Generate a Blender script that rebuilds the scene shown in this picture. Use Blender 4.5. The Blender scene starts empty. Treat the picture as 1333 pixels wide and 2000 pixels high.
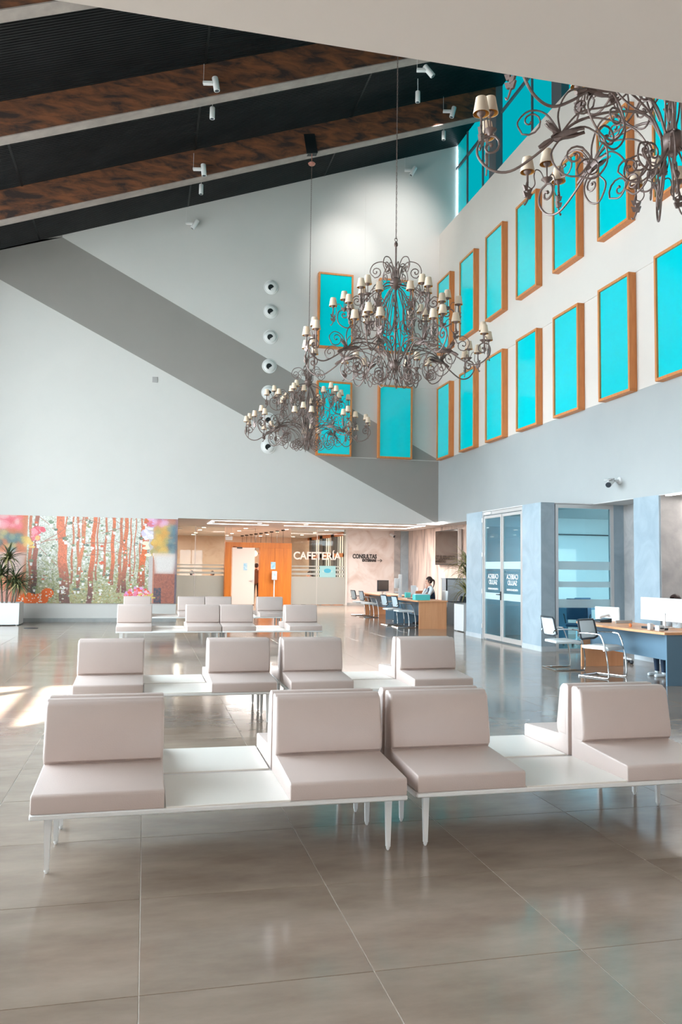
import bpy, bmesh, math, random
import numpy as np
from mathutils import Vector, Matrix
R = math.radians
PI = math.pi
SC = bpy.context.scene
COL = SC.collection
rnd = random.Random(7)

# ------------------------------------------------------------------ camera
cam_d = bpy.data.cameras.new('camera')
cam_d.sensor_fit = 'VERTICAL'
cam_d.sensor_height = 36.0
cam_d.lens = 1600.4 / 2000 * 36.0
cam_d.clip_end = 300
cam = bpy.data.objects.new('camera', cam_d)
COL.objects.link(cam)
YAW, PIT, ROL = 0.23302, 0.06785, 0.013218
_f = Vector((math.sin(YAW) * math.cos(PIT), math.cos(YAW) * math.cos(PIT), math.sin(PIT)))
_r = Vector((math.cos(YAW), -math.sin(YAW), 0))
_u = _r.cross(_f)
_r2 = _r * math.cos(ROL) + _u * math.sin(ROL)
_u2 = -_r * math.sin(ROL) + _u * math.cos(ROL)
cam.matrix_world = Matrix(((_r2.x, _u2.x, -_f.x, 0), (_r2.y, _u2.y, -_f.y, 0), (_r2.z, _u2.z, -_f.z, 1.6), (0, 0, 0, 1)))
SC.camera = cam

# ------------------------------------------------------------------ sky, sun, lamps, exposure
SC.view_settings.view_transform = 'Standard'
SC.view_settings.look = 'None'
SC.view_settings.gamma = 1
SC.view_settings.use_curve_mapping = False
SC.view_settings.exposure = 0.52
world = bpy.data.worlds.new('sky')
SC.world = world
world.use_nodes = True
bg = world.node_tree.nodes['Background']
bg.inputs[0].default_value = (0.76, 0.905, 1.0, 1)
bg.inputs[1].default_value = 10.0


def lamp(name, kind, loc, energy, color=(1, 1, 1), aim=None, **kw):
    d = bpy.data.lights.new(name, kind)
    d.energy = energy
    d.color = color
    for k, v in kw.items():
        setattr(d, k, v)
    o = bpy.data.objects.new(name, d)
    COL.objects.link(o)
    o.location = loc
    if aim is not None:
        o.rotation_euler = (Vector(aim) - Vector(loc)).to_track_quat('-Z', 'Y').to_euler()
    return o


SUN_EL = R(30)
_h = Vector((0.507, 0.862))
sun_dir = Vector((_h.x * math.cos(SUN_EL), _h.y * math.cos(SUN_EL), -math.sin(SUN_EL)))
lamp('sun', 'SUN', (-20, -30, 20), 46, (1.0, 0.98, 0.95), aim=Vector((-20, -30, 20)) + sun_dir, angle=R(0.6))
# windows guide the sky light in
for nm, loc, aim, sx, sy in (('left_facade_portal', (-6.05, 9, 4.6), (0, 9, 4.6), 30, 9.0),
                             ('entrance_portal', (1, -6.05, 2), (1, 0, 2), 13, 3.9)):
    lo = lamp(nm, 'AREA', loc, 1, aim=aim, shape='RECTANGLE', size=sx, size_y=sy)
    if nm[0] == 'l':
        lo.rotation_euler = (R(90), 0, R(-90))
    lo.data.cycles.is_portal = True
# lit rooms (their ceiling lamps)
lamp('office_ceiling_light', 'AREA', (10.2, 17.0, 2.86), 42, (0.62, 0.86, 1.0), aim=(10.2, 17.0, 0), shape='RECTANGLE', size=1.6, size_y=1.6)
for i, (x, y) in enumerate(((1, 37), (5, 37), (1, 41), (5, 41))):
    lamp('cafeteria_ceiling_light', 'AREA', (x, y, 3.15), 210, (1.0, 0.84, 0.70), aim=(x, y, 0), shape='DISK', size=1.2)
lamp('reception_ceiling_light', 'AREA', (6.5, 30.5, 3.2), 430, (1.0, 0.94, 0.90), aim=(6.5, 30.5, 0), shape='RECTANGLE', size=7, size_y=1.2)
lamp('reception_ceiling_light', 'AREA', (10.0, 24, 3.2), 170, (1.0, 0.95, 0.92), aim=(10.4, 24, 0), shape='RECTANGLE', size=1, size_y=4)
lamp('recess_ceiling_light', 'AREA', (9.6, 11.6, 2.9), 26, (1.0, 0.93, 0.88), aim=(9.6, 11.6, 0), shape='RECTANGLE', size=.6, size_y=2)
for x in (-1.0, 4.5):  # warm fill lamps added behind the camera to tint the front bench row
    lamp('entrance_warm_fill', 'AREA', (x, -1.6, 3.97), 30, (1.0, 0.80, 0.62), aim=(x, -1.6, 0), shape='DISK', size=1.0)
# spots added for the reflected sun blotches high on the back wall
lamp('sun_reflection_spot', 'SPOT', (7.6, 20.3, 13.7), 380, (1, .98, .95), aim=(7.2, 24, 11.9), spot_size=R(70), spot_blend=1.0, shadow_soft_size=.15)
lamp('sun_reflection_spot', 'SPOT', (5.9, 20.3, 13.0), 240, (1, .98, .95), aim=(5.6, 24, 11.2), spot_size=R(42), spot_blend=1.0, shadow_soft_size=.15)

# ------------------------------------------------------------------ materials
def new_mat(name):
    m = bpy.data.materials.new(name)
    m.use_nodes = True
    return m, m.node_tree, m.node_tree.nodes['Principled BSDF']


def s2l(c):
    return tuple(((v / 255) / 12.92 if v / 255 <= .04045 else ((v / 255 + .055) / 1.055) ** 2.4) for v in c) + (1,)


def mat(name, rgb, rough=.5, metal=0., rgb2=None, scale=3., detail=4., bump=0., bscale=None, stretch=(1, 1, 1), emit=0., spec=.5, contrast=(.3, .7), coat=0., distort=0., rot=(0, 0, 0)):
    m, nt, b = new_mat(name)
    b.inputs['Roughness'].default_value = rough
    b.inputs['Metallic'].default_value = metal
    b.inputs['Specular IOR Level'].default_value = spec
    b.inputs['Coat Weight'].default_value = coat
    c = s2l(rgb)
    b.inputs['Base Color'].default_value = c
    if rgb2 or bump:
        tc = nt.nodes.new('ShaderNodeTexCoord')
        mp = nt.nodes.new('ShaderNodeMapping')
        mp.inputs['Scale'].default_value = stretch
        mp.inputs['Rotation'].default_value = rot
        nt.links.new(tc.outputs['Object'], mp.inputs[0])
    if rgb2:
        n = nt.nodes.new('ShaderNodeTexNoise')
        n.inputs['Scale'].default_value = scale
        n.inputs['Detail'].default_value = detail
        n.inputs['Roughness'].default_value = .6
        n.inputs['Distortion'].default_value = distort
        nt.links.new(mp.outputs[0], n.inputs[0])
        r = nt.nodes.new('ShaderNodeValToRGB')
        r.color_ramp.elements[0].position = contrast[0]
        r.color_ramp.elements[1].position = contrast[1]
        r.color_ramp.elements[0].color = c
        r.color_ramp.elements[1].color = s2l(rgb2)
        nt.links.new(n.outputs[0], r.inputs[0])
        nt.links.new(r.outputs[0], b.inputs['Base Color'])
    if bump:
        n2 = nt.nodes.new('ShaderNodeTexNoise')
        n2.inputs['Scale'].default_value = bscale or scale * 4
        n2.inputs['Detail'].default_value = 3
        nt.links.new(mp.outputs[0], n2.inputs[0])
        bp = nt.nodes.new('ShaderNodeBump')
        bp.inputs['Strength'].default_value = bump
        bp.inputs['Distance'].default_value = .02
        nt.links.new(n2.outputs[0], bp.inputs['Height'])
        nt.links.new(bp.outputs[0], b.inputs['Normal'])
    if emit:
        b.inputs['Emission Color'].default_value = c
        b.inputs['Emission Strength'].default_value = emit
    return m


def glass_mat(name, tint, gloss=.12, mult=1.0):
    """thin clear glass: see-through with a mirror-like share that grows at grazing angles"""
    m = bpy.data.materials.new(name)
    m.use_nodes = True
    nt = m.node_tree
    nt.nodes.clear()
    out = nt.nodes.new('ShaderNodeOutputMaterial')
    tr = nt.nodes.new('ShaderNodeBsdfTransparent')
    tr.inputs[0].default_value = s2l(tint)
    gl = nt.nodes.new('ShaderNodeBsdfGlossy')
    gl.inputs['Roughness'].default_value = .02
    lw = nt.nodes.new('ShaderNodeLayerWeight')
    lw.inputs[0].default_value = .5
    pw = nt.nodes.new('ShaderNodeMath')
    pw.operation = 'POWER'
    pw.inputs[1].default_value = 4.0
    nt.links.new(lw.outputs['Facing'], pw.inputs[0])
    mu = nt.nodes.new('ShaderNodeMath')
    mu.operation = 'MULTIPLY_ADD'
    mu.inputs[1].default_value = .8
    mu.inputs[2].default_value = gloss * .15
    nt.links.new(pw.outputs[0], mu.inputs[0])
    mx = nt.nodes.new('ShaderNodeMixShader')
    nt.links.new(mu.outputs[0], mx.inputs[0])
    nt.links.new(tr.outputs[0], mx.inputs[1])
    nt.links.new(gl.outputs[0], mx.inputs[2])
    nt.links.new(mx.outputs[0], out.inputs[0])
    return m


def frost_mat(name, col, see=.35):
    m = bpy.data.materials.new(name)
    m.use_nodes = True
    nt = m.node_tree
    nt.nodes.clear()
    out = nt.nodes.new('ShaderNodeOutputMaterial')
    tr = nt.nodes.new('ShaderNodeBsdfTransparent')
    df = nt.nodes.new('ShaderNodeBsdfPrincipled')
    df.inputs['Base Color'].default_value = s2l(col)
    df.inputs['Roughness'].default_value = .35
    tl = nt.nodes.new('ShaderNodeBsdfTranslucent')
    tl.inputs[0].default_value = s2l(col)
    m1 = nt.nodes.new('ShaderNodeMixShader')
    m1.inputs[0].default_value = .4
    m2 = nt.nodes.new('ShaderNodeMixShader')
    m2.inputs[0].default_value = see
    nt.links.new(df.outputs[0], m1.inputs[1])
    nt.links.new(tl.outputs[0], m1.inputs[2])
    nt.links.new(m1.outputs[0], m2.inputs[1])
    nt.links.new(tr.outputs[0], m2.inputs[2])
    nt.links.new(m2.outputs[0], out.inputs[0])
    return m


M = {}
M['wall'] = mat('white_wall_paint', (219, 215, 211), .55, rgb2=(214, 211, 207), scale=.6)
M['wall_r'] = mat('white_side_wall_paint', (226, 216, 207), .6, rgb2=(220, 210, 202), scale=.6)
M['band'] = mat('grey_band_paint', (158, 152, 147), .5, rgb2=(151, 146, 141), scale=.5)
M['grey'] = mat('blue_grey_paint', (176, 178, 177), .55, rgb2=(169, 171, 171), scale=.5)
M['stucco'] = mat('polished_blue_plaster', (146, 162, 173), .35, rgb2=(170, 185, 194), scale=1.6, detail=8, distort=1.2, bump=.05, bscale=6)
M['stucco_g'] = mat('polished_grey_plaster', (150, 148, 148), .35, rgb2=(186, 182, 180), scale=1.5, detail=8, distort=1.0, contrast=(.35, .75))
M['consul'] = mat('rusty_plaster', (222, 214, 210), .6, rgb2=(192, 168, 156), scale=1.1, detail=9, distort=1.5, contrast=(.45, .8))
M['skirt'] = mat('stone_skirting', (178, 178, 176), .3, rgb2=(160, 162, 162), scale=4)
M['skirt_l'] = mat('pale_stone_skirting', (196, 202, 206), .3, rgb2=(184, 190, 195), scale=4)
M['ceil'] = mat('beige_ceiling_paint', (240, 231, 223), .7, rgb2=(235, 225, 216), scale=.5)
M['ceil_w'] = mat('white_ceiling_paint', (214, 210, 208), .7)
M['roof'] = mat('dark_ribbed_metal', (34, 35, 36), .45, rgb2=(18, 20, 21), scale=1.2, detail=5, metal=.3)
M['beam'] = mat('rusty_steel', (134, 82, 52), .75, rgb2=(58, 44, 40), scale=4.2, detail=10, stretch=(.4, 1, 1.3), distort=.6, contrast=(.38, .62), bump=.3)
M['flange'] = mat('worn_steel_flange', (170, 156, 148), .6, rgb2=(146, 134, 128), scale=3)
M['white_metal'] = mat('white_painted_steel', (232, 230, 228), .35)
M['table'] = mat('white_laminate', (236, 230, 222), .3)
M['leather'] = mat('taupe_leatherette', (206, 187, 179), .42, rgb2=(201, 182, 174), scale=1.5, bump=.08, bscale=160)
M['iron'] = mat('brown_wrought_iron', (138, 115, 107), .42, metal=.3, rgb2=(108, 90, 84), scale=9)
M['shade'] = mat('cream_shade_fabric', (238, 212, 186), .8)
M['shade_glow'] = mat('painted_gold_glow', (226, 160, 70), .6)  # gold colour painted in for the orange glow inside the shades
M['copper'] = mat('copper_canopy', (186, 120, 104), .5)
M['black'] = mat('black_metal', (22, 23, 25), .45)
M['wood'] = mat('orange_oak_frame', (222, 146, 84), .45, rgb2=(206, 124, 66), scale=3, stretch=(8, 8, .8), detail=5)
M['door_wood'] = mat('orange_cladding', (214, 128, 40), .42, rgb2=(192, 106, 28), scale=2, stretch=(6, 6, .5), detail=6)
M['desk_wood'] = mat('beech_laminate', (232, 170, 124), .4, rgb2=(222, 158, 112), scale=2, stretch=(7, 7, .6), detail=5)
M['desk_blue'] = mat('blue_grey_laminate', (96, 126, 146), .45)
M['door_white'] = mat('white_door_lacquer', (236, 222, 214), .3)
M['steel'] = mat('brushed_steel', (222, 218, 216), .32, metal=.55)
M['chrome'] = mat('chrome', (225, 228, 230), .08, metal=1.0)
M['plastic'] = mat('white_plastic', (222, 222, 222), .35)
M['seat_white'] = mat('white_upholstery', (232, 238, 240), .5)
M['mesh'] = mat('pale_mesh_fabric', (200, 214, 220), .6)
M['dark_plastic'] = mat('dark_plastic', (44, 52, 60), .4)
M['blue_dark'] = mat('dark_blue_plastic', (24, 66, 96), .4)
M['teal_pl'] = mat('turquoise_card', (92, 214, 214), .5)
M['brown_card'] = mat('brown_card', (190, 120, 84), .6)
M['marble'] = mat('veined_marble', (232, 214, 204), .3, rgb2=(166, 148, 142), scale=1.0, detail=12, stretch=(1, 1.9, .38), distort=.9, contrast=(.46, .66), rot=(R(-28), 0, 0))
M['marble_w'] = mat('beige_marble', (226, 202, 180), .3, rgb2=(206, 174, 148), scale=.8, detail=8, distort=2.5, contrast=(.45, .8))
M['led'] = mat('led_strip', (255, 250, 244), .5, emit=6)
M['down'] = mat('downlight_lens', (255, 236, 214), .5, emit=5)
M['bulb'] = mat('warm_bulb', (255, 190, 130), .5, emit=5)
M['frost'] = frost_mat('frosted_film', (196, 198, 194), .10)
M['frost_b'] = frost_mat('frosted_bands', (232, 240, 242), .35)
M['glass'] = glass_mat('clear_glass', (240, 246, 246), .10)
M['glass_b'] = glass_mat('bluish_glass', (205, 232, 238), .22)
M['screen'] = mat('dark_screen', (52, 42, 34), .08, coat=.6)
M['print'] = mat('blue_notice', (94, 176, 214), .5, rgb2=(214, 232, 238), scale=9)
M['letter_w'] = mat('white_letters', (236, 228, 222), .5)
M['letter_k'] = mat('black_letters', (52, 46, 46), .5)
M['leaf'] = mat('palm_leaf', (84, 88, 50), .5, rgb2=(60, 76, 50), scale=6)
M['leaf_dry'] = mat('dry_palm_leaf', (186, 172, 120), .6, rgb2=(150, 146, 96), scale=6)
M['bark'] = mat('palm_stem', (150, 128, 116), .8, rgb2=(116, 96, 86), scale=14)
M['soil'] = mat('soil', (70, 58, 50), .9)
M['skin'] = mat('skin', (224, 172, 150), .5)
M['hair'] = mat('dark_brown_hair', (62, 40, 36), .5, rgb2=(44, 28, 26), scale=40)
M['navy'] = mat('navy_cloth', (40, 60, 84), .8)
M['shirt'] = mat('white_cloth', (226, 236, 242), .8)
M['brown_cl'] = mat('brown_cloth', (110, 84, 72), .9)
M['dark_cl'] = mat('black_cloth', (34, 32, 36), .9)
M['orange'] = mat('orange_cloth', (226, 120, 60), .7)
M['grout'] = mat('pale_grout', (206, 194, 182), .5)
M['blind'] = mat('window_frame_grey', (96, 100, 104), .4)
M['outside'] = mat('outdoor_paving', (178, 176, 170), .8)
M['teal'] = mat('turquoise_window_glass', (0, 180, 188), .12, emit=.31)


def floor_material():
    m, nt, b = new_mat('polished_stoneware')
    tc = nt.nodes.new('ShaderNodeTexCoord')
    geo = nt.nodes.new('ShaderNodeNewGeometry')
    oi = nt.nodes.new('ShaderNodeObjectInfo')
    add = nt.nodes.new('ShaderNodeVectorMath')
    add.operation = 'ADD'
    sc = nt.nodes.new('ShaderNodeVectorMath')
    sc.operation = 'SCALE'
    sc.inputs['Scale'].default_value = 30
    cmb = nt.nodes.new('ShaderNodeCombineXYZ')
    nt.links.new(oi.outputs['Random'], cmb.inputs[0])
    nt.links.new(cmb.outputs[0], sc.inputs[0])
    nt.links.new(geo.outputs['Position'], add.inputs[0])
    nt.links.new(sc.outputs[0], add.inputs[1])
    mp = nt.nodes.new('ShaderNodeMapping')
    mp.inputs['Scale'].default_value = (.9, 2.2, 1)
    nt.links.new(add.outputs[0], mp.inputs[0])
    n = nt.nodes.new('ShaderNodeTexNoise')
    n.inputs['Scale'].default_value = 1.3
    n.inputs['Detail'].default_value = 9
    n.inputs['Roughness'].default_value = .62
    nt.links.new(mp.outputs[0], n.inputs[0])
    r = nt.nodes.new('ShaderNodeValToRGB')
    r.color_ramp.elements[0].position = .3
    r.color_ramp.elements[1].position = .72
    r.color_ramp.elements[0].color = s2l((126, 108, 94))
    r.color_ramp.elements[1].color = s2l((158, 141, 126))
    nt.links.new(n.outputs[0], r.inputs[0])
    nt.links.new(r.outputs[0], b.inputs['Base Color'])
    r2 = nt.nodes.new('ShaderNodeMapRange')
    r2.inputs['To Min'].default_value = .09
    r2.inputs['To Max'].default_value = .2
    nt.links.new(n.outputs[0], r2.inputs['Value'])
    nt.links.new(r2.outputs[0], b.inputs['Roughness'])
    w = nt.nodes.new('ShaderNodeTexNoise')
    w.inputs['Scale'].default_value = 2.2
    w.inputs['Detail'].default_value = 1
    nt.links.new(geo.outputs['Position'], w.inputs[0])
    bp = nt.nodes.new('ShaderNodeBump')
    bp.inputs['Strength'].default_value = .12
    bp.inputs['Distance'].default_value = .01
    nt.links.new(w.outputs[0], bp.inputs['Height'])
    nt.links.new(bp.outputs[0], b.inputs['Normal'])
    b.inputs['IOR'].default_value = 1.55
    b.inputs['Specular IOR Level'].default_value = .6
    return m


M['floor'] = floor_material()

# ------------------------------------------------------------------ helpers
class MB:
    """collects geometry and links it as one mesh object"""
    def __init__(s):
        s.v, s.f, s.mi, s.sm = [], [], [], []

    def add(s, vs, fs, mi=0, smooth=False):
        n = len(s.v)
        s.v += [tuple(p) for p in vs]
        s.f += [tuple(n + i for i in f) for f in fs]
        s.mi += [mi] * len(fs)
        s.sm += [smooth] * len(fs)
        return s

    def box(s, x0, x1, y0, y1, z0, z1, mi=0):
        v = [(x0, y0, z0), (x1, y0, z0), (x1, y1, z0), (x0, y1, z0), (x0, y0, z1), (x1, y0, z1), (x1, y1, z1), (x0, y1, z1)]
        return s.add(v, [(0, 3, 2, 1), (4, 5, 6, 7), (0, 1, 5, 4), (1, 2, 6, 5), (2, 3, 7, 6), (3, 0, 4, 7)], mi)

    def bbox(s, x0, x1, y0, y1, z0, z1, r=.01, seg=2, mi=0):
        """box with rounded edges"""
        bm = bmesh.new()
        bmesh.ops.create_cube(bm, size=1)
        for v in bm.verts:
            v.co = Vector(((x0 + x1) / 2 + v.co.x * (x1 - x0), (y0 + y1) / 2 + v.co.y * (y1 - y0), (z0 + z1) / 2 + v.co.z * (z1 - z0)))
        bmesh.ops.bevel(bm, geom=bm.edges[:], offset=r, segments=seg, affect='EDGES', profile=.5)
        return s.bm(bm, mi, True)

    def bm(s, bm, mi=0, smooth=False):
        bm.verts.index_update()
        s.add([v.co[:] for v in bm.verts], [[v.index for v in f.verts] for f in bm.faces], mi, smooth)
        bm.free()
        return s

    def prism(s, poly, axis, a, b, mi=0, r=0., seg=2):
        """polygon [(u,v)] extruded along axis x / y / z from a to b (rounded by r)"""
        def P(u, v, w):
            return {'x': (w, u, v), 'y': (u, w, v), 'z': (u, v, w)}[axis]
        bm = bmesh.new()
        A = [bm.verts.new(P(u, v, a)) for u, v in poly]
        B = [bm.verts.new(P(u, v, b)) for u, v in poly]
        n = len(poly)
        bm.faces.new(A)
        bm.faces.new(B[::-1])
        for i in range(n):
            j = (i + 1) % n
            bm.faces.new((A[i], B[i], B[j], A[j]))
        bmesh.ops.recalc_face_normals(bm, faces=bm.faces[:])
        if r:
            es = [e for e in bm.edges if e.calc_face_angle(0) > .35]
            bmesh.ops.bevel(bm, geom=es, offset=r, segments=seg, affect='EDGES', profile=.5, clamp_overlap=True)
        return s.bm(bm, mi, bool(r))

    def lathe(s, prof, c=(0, 0, 0), n=16, mi=0, mtx=None, smooth=True):
        """prof [(r,z)] turned round z"""
        v, f = [], []
        for (r, z) in prof:
            for k in range(n):
                a = 2 * PI * k / n
                v.append(Vector((r * math.cos(a), r * math.sin(a), z)))
        for i in range(len(prof) - 1):
            for k in range(n):
                k2 = (k + 1) % n
                f.append((i * n + k, i * n + k2, (i + 1) * n + k2, (i + 1) * n + k))
        if prof[0][0] > 1e-5:
            f.append(tuple(range(n))[::-1])
        if prof[-1][0] > 1e-5:
            f.append(tuple((len(prof) - 1) * n + k for k in range(n)))
        if mtx is not None:
            v = [mtx @ p for p in v]
        v = [p + Vector(c) for p in v]
        return s.add(v, f, mi, smooth)

    def tube(s, pts, r, n=6, mi=0, taper=None, smooth=True, closed=False):
        P = [Vector(p) for p in pts]
        if closed:
            P = P + [P[0]]
        v, f = [], []
        up = None
        m = len(P)
        for i, p in enumerate(P):
            if closed and i in (0, m - 1):
                t = P[1] - P[m - 2]
            else:
                t = P[min(i + 1, m - 1)] - P[max(i - 1, 0)]
            t = t.normalized() if t.length > 1e-9 else Vector((0, 0, 1))
            if up is None:
                up = t.orthogonal().normalized()
            up = (up - t * up.dot(t))
            up = up.normalized() if up.length > 1e-6 else t.orthogonal().normalized()
            w = t.cross(up)
            rr = r if taper is None else taper(i / (m - 1)) * r
            for k in range(n):
                a = 2 * PI * k / n
                v.append(p + (up * math.cos(a) + w * math.sin(a)) * rr)
        for i in range(m - 1):
            for k in range(n):
                k2 = (k + 1) % n
                f.append((i * n + k, i * n + k2, (i + 1) * n + k2, (i + 1) * n + k))
        if not closed:
            f.append(tuple(range(n))[::-1])
            f.append(tuple((m - 1) * n + k for k in range(n)))
        return s.add(v, f, mi, smooth)

    def sphere(s, c, r, n=12, mi=0, sc=(1, 1, 1)):
        prof = [(r * math.sin(PI * i / (n // 2 + 2)), -r * math.cos(PI * i / (n // 2 + 2))) for i in range(n // 2 + 3)]
        return s.lathe(prof, c, n, mi, Matrix.Diagonal((*sc, 1)))

    def mesh(s, name, mats):
        me = bpy.data.meshes.new(name)
        me.from_pydata(s.v, [], s.f)
        for m in (mats if isinstance(mats, (list, tuple)) else [mats]):
            me.materials.append(M[m] if isinstance(m, str) else m)
        me.polygons.foreach_set('material_index', s.mi)
        me.polygons.foreach_set('use_smooth', s.sm)
        if any(s.sm):
            try:
                me.set_sharp_from_angle(angle=R(40))
            except Exception:
                pass
        me.update()
        return me

    def build(s, name, mats, parent=None):
        return put(name, s.mesh(name, mats), parent)


def put(name, me, parent=None, loc=None, rot=None, scale=None):
    o = bpy.data.objects.new(name, me)
    COL.objects.link(o)
    if parent is not None:
        o.parent = parent
    if loc is not None:
        o.location = loc
    if rot is not None:
        o.rotation_euler = rot
    if scale is not None:
        o.scale = scale
    return o


def crv(pts, n=6):
    """catmull-rom resample"""
    P = [Vector(p) for p in pts]
    if len(P) < 3:
        return P
    Q = [P[0] * 2 - P[1]] + P + [P[-1] * 2 - P[-2]]
    out = []
    for i in range(1, len(Q) - 2):
        a, b, c, d = Q[i - 1], Q[i], Q[i + 1], Q[i + 2]
        for k in range(n):
            t = k / n
            out.append(.5 * ((2 * b) + (c - a) * t + (2 * a - 5 * b + 4 * c - d) * t * t + (3 * b - a - 3 * c + d) * t ** 3))
    out.append(P[-1])
    return out


def structure(o):
    o['kind'] = 'structure'
    return o


def tag(o, label=None, cat=None, group=None, kind=None):
    if label:
        o['label'] = label
    if cat:
        o['category'] = cat
    if group:
        o['group'] = group
    if kind:
        o['kind'] = kind
    return o


def thing(name, label, cat, loc=(0, 0, 0), rz=0., group=None):
    o = bpy.data.objects.new(name, None)
    o.empty_display_size = .1
    COL.objects.link(o)
    o.location = loc
    o.rotation_euler = (0, 0, rz)
    return tag(o, label, cat, group)


KIDS = {}


def copy_tree(o, parent=None):
    c = o.copy()
    COL.objects.link(c)
    c.parent = parent
    for ch in list(o.children):
        copy_tree(ch, c)
    return c


def text_mesh(body, size, extrude=.004, align='LEFT', bold=0., spacing=1.):
    cu = bpy.data.curves.new('text', 'FONT')
    cu.body = body
    cu.size = size
    cu.extrude = extrude
    cu.offset = bold
    cu.align_x = align
    cu.space_character = spacing
    o = bpy.data.objects.new('text', cu)
    COL.objects.link(o)
    bpy.context.view_layer.update()
    me = bpy.data.meshes.new_from_object(o.evaluated_get(bpy.context.evaluated_depsgraph_get()))
    bpy.data.objects.remove(o)
    return me
# ================================================================== setting
YB = 24.0     # plane of the white back wall
XR = 8.8      # plane of the right upper wall
ZC = 2.96     # height of the openings under the tall walls
ZR = 3.25     # ceiling of the reception area beyond
XL = -6.0     # glazed left facade
YF = -6.0     # entrance side behind the camera


def zroof(x):
    return 11.86 + .355 * x


def lower(m, x0, x1, y0, y1, z0, z1):
    m.box(x0, x1, y0, y1, z0, z1)


# ---- floor: pale grout bed with large square tiles
structure(MB().box(XL, 14, YF, 46, -.3, -.002).build('floor', 'grout'))
floor = bpy.data.objects['floor']
T, GX, GY = .912, .02, 4.16
tile_me = MB().bbox(-T / 2 + .0016, T / 2 - .0016, -T / 2 + .0016, T / 2 - .0016, -.012, 0, r=.0012, seg=1).mesh('tile', 'floor')
for p in tile_me.polygons:
    p.use_smooth = False
cells = []
for i in range(-7, 16):
    for j in range(-12, 46):
        x, y = GX + (i + .5) * T, GY + (j + .5) * T
        if x - T / 2 < XL + .05 or x + T / 2 > 13.9 or y + T / 2 > 45.9 or y - T / 2 < YF:
            continue
        d = math.hypot(x, y)
        ax = math.atan2(x, y) - YAW
        vis = y > 1.6 and abs(ax) < R(25.5)
        cells.append((not vis, d, x, y))
cells.sort()
far = MB()
for k, (nv, d, x, y) in enumerate(cells):
    if k < 296:
        put('tile', tile_me, floor, (x, y, 0))
    else:
        far.box(x - T / 2 + .0016, x + T / 2 - .0016, y - T / 2 + .0016, y + T / 2 - .0016, -.012, 0)
o = far.build('tile', 'floor', floor)
o['kind'] = 'stuff'

# ---- tall white back wall with its painted grey diagonal band
m = MB()
def bw(poly, mi):
    m.add([(x, YB, z) for x, z in poly], [tuple(range(len(poly)))], mi)
x0, x1, x2 = XL - .3, .88, XR
def L1(x): return 10.875 + (x + 2.555) * (5.0 - 10.875) / (8.78 + 2.555)
def L2(x): return 9.497 + (x + 4.18) * (2.99 - 9.497) / (8.78 + 4.18)
xa = -2.57
xb = (11.86 - 9.497 - 4.18 * .502) / -(.502 + .355)   # where the lower line meets the roof
bw([(x0, 0), (x1, 0), (x1, ZC), (XR, ZC), (XR, L2(XR)), (-5.6, L2(-5.6)), (-5.6, zroof(-5.6)), (x0, zroof(x0))], 0)
bw([(-5.6, L2(-5.6)), (XR, L2(XR)), (XR, L1(XR)), (xa, L1(xa)), (xa, zroof(xa) + .1), (-5.6, zroof(-5.6))], 1)
bw([(xa, L1(xa)), (XR, L1(XR)), (XR, 12.2), (9.37, 12.2), (9.37, zroof(9.37) + .1), (xa, zroof(xa) + .1)], 0)
# back skin of the wall so that it has thickness
m.box(x0, x1, YB + .001, YB + .3, 0, ZC)
m.box(x0, XR + .6, YB + .001, YB + .3, ZC + .002, 17)
structure(m.build('wall_back', ['wall', 'band']))
# soft step lines between the framed windows
m = MB()
m.box(4.9, XR, YB - .012, YB, 7.215, 7.235)
m.box(4.9, XR, YB - .012, YB, 4.945, 4.96)
m.box(6.35, 6.362, YB - .006, YB, 7.24, 14.1)
structure(m.build('trim_1', 'wall'))

# ---- right wall: grey below, white above, standing over the glazed rooms
m = MB()
m.box(XR, 9.37, YF, YB, ZC, 4.955, 1)
m.box(XR, 9.37, YF, YB, 4.957, 12.2, 0)
structure(m.build('wall_right', ['wall_r', 'grey']))
m = MB()
m.box(XR - .014, XR, YF, YB, 7.2, 7.23)
structure(m.build('trim_2', 'wall_r'))

# ---- ribbed roof climbing to the right, real corrugation
m = MB()
pitch, dep = .075, .022
y = YF
vs, n = [], 0
xa_, xb_ = XL - 1, 9.9
while y < YB + .3:
    for dy, dz in ((0, 0), (.022, 0), (.030, dep), (.067, dep)):
        vs += [(xa_, y + dy, zroof(xa_) + dz), (xb_, y + dy, zroof(xb_) + dz)]
        n += 1
    y += pitch
m.add(vs, [(2 * i, 2 * i + 1, 2 * i + 3, 2 * i + 2) for i in range(n - 1)])
m.add([(xa_, YF, zroof(xa_) + .2), (xb_, YF, zroof(xb_) + .2), (xb_, YB + .3, zroof(xb_) + .2), (xa_, YB + .3, zroof(xa_) + .2)], [(0, 1, 2, 3)])
# dark ribs across: sheet overlaps
for X in (-3.2, .9, 5.0):
    m.add([(X, YF, zroof(X) - .004), (X + .05, YF, zroof(X + .05) - .004), (X + .05, YB, zroof(X + .05) - .004), (X, YB, zroof(X) - .004)], [(0, 1, 2, 3)])
roof = structure(m.build('ceiling', 'roof'))

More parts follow.
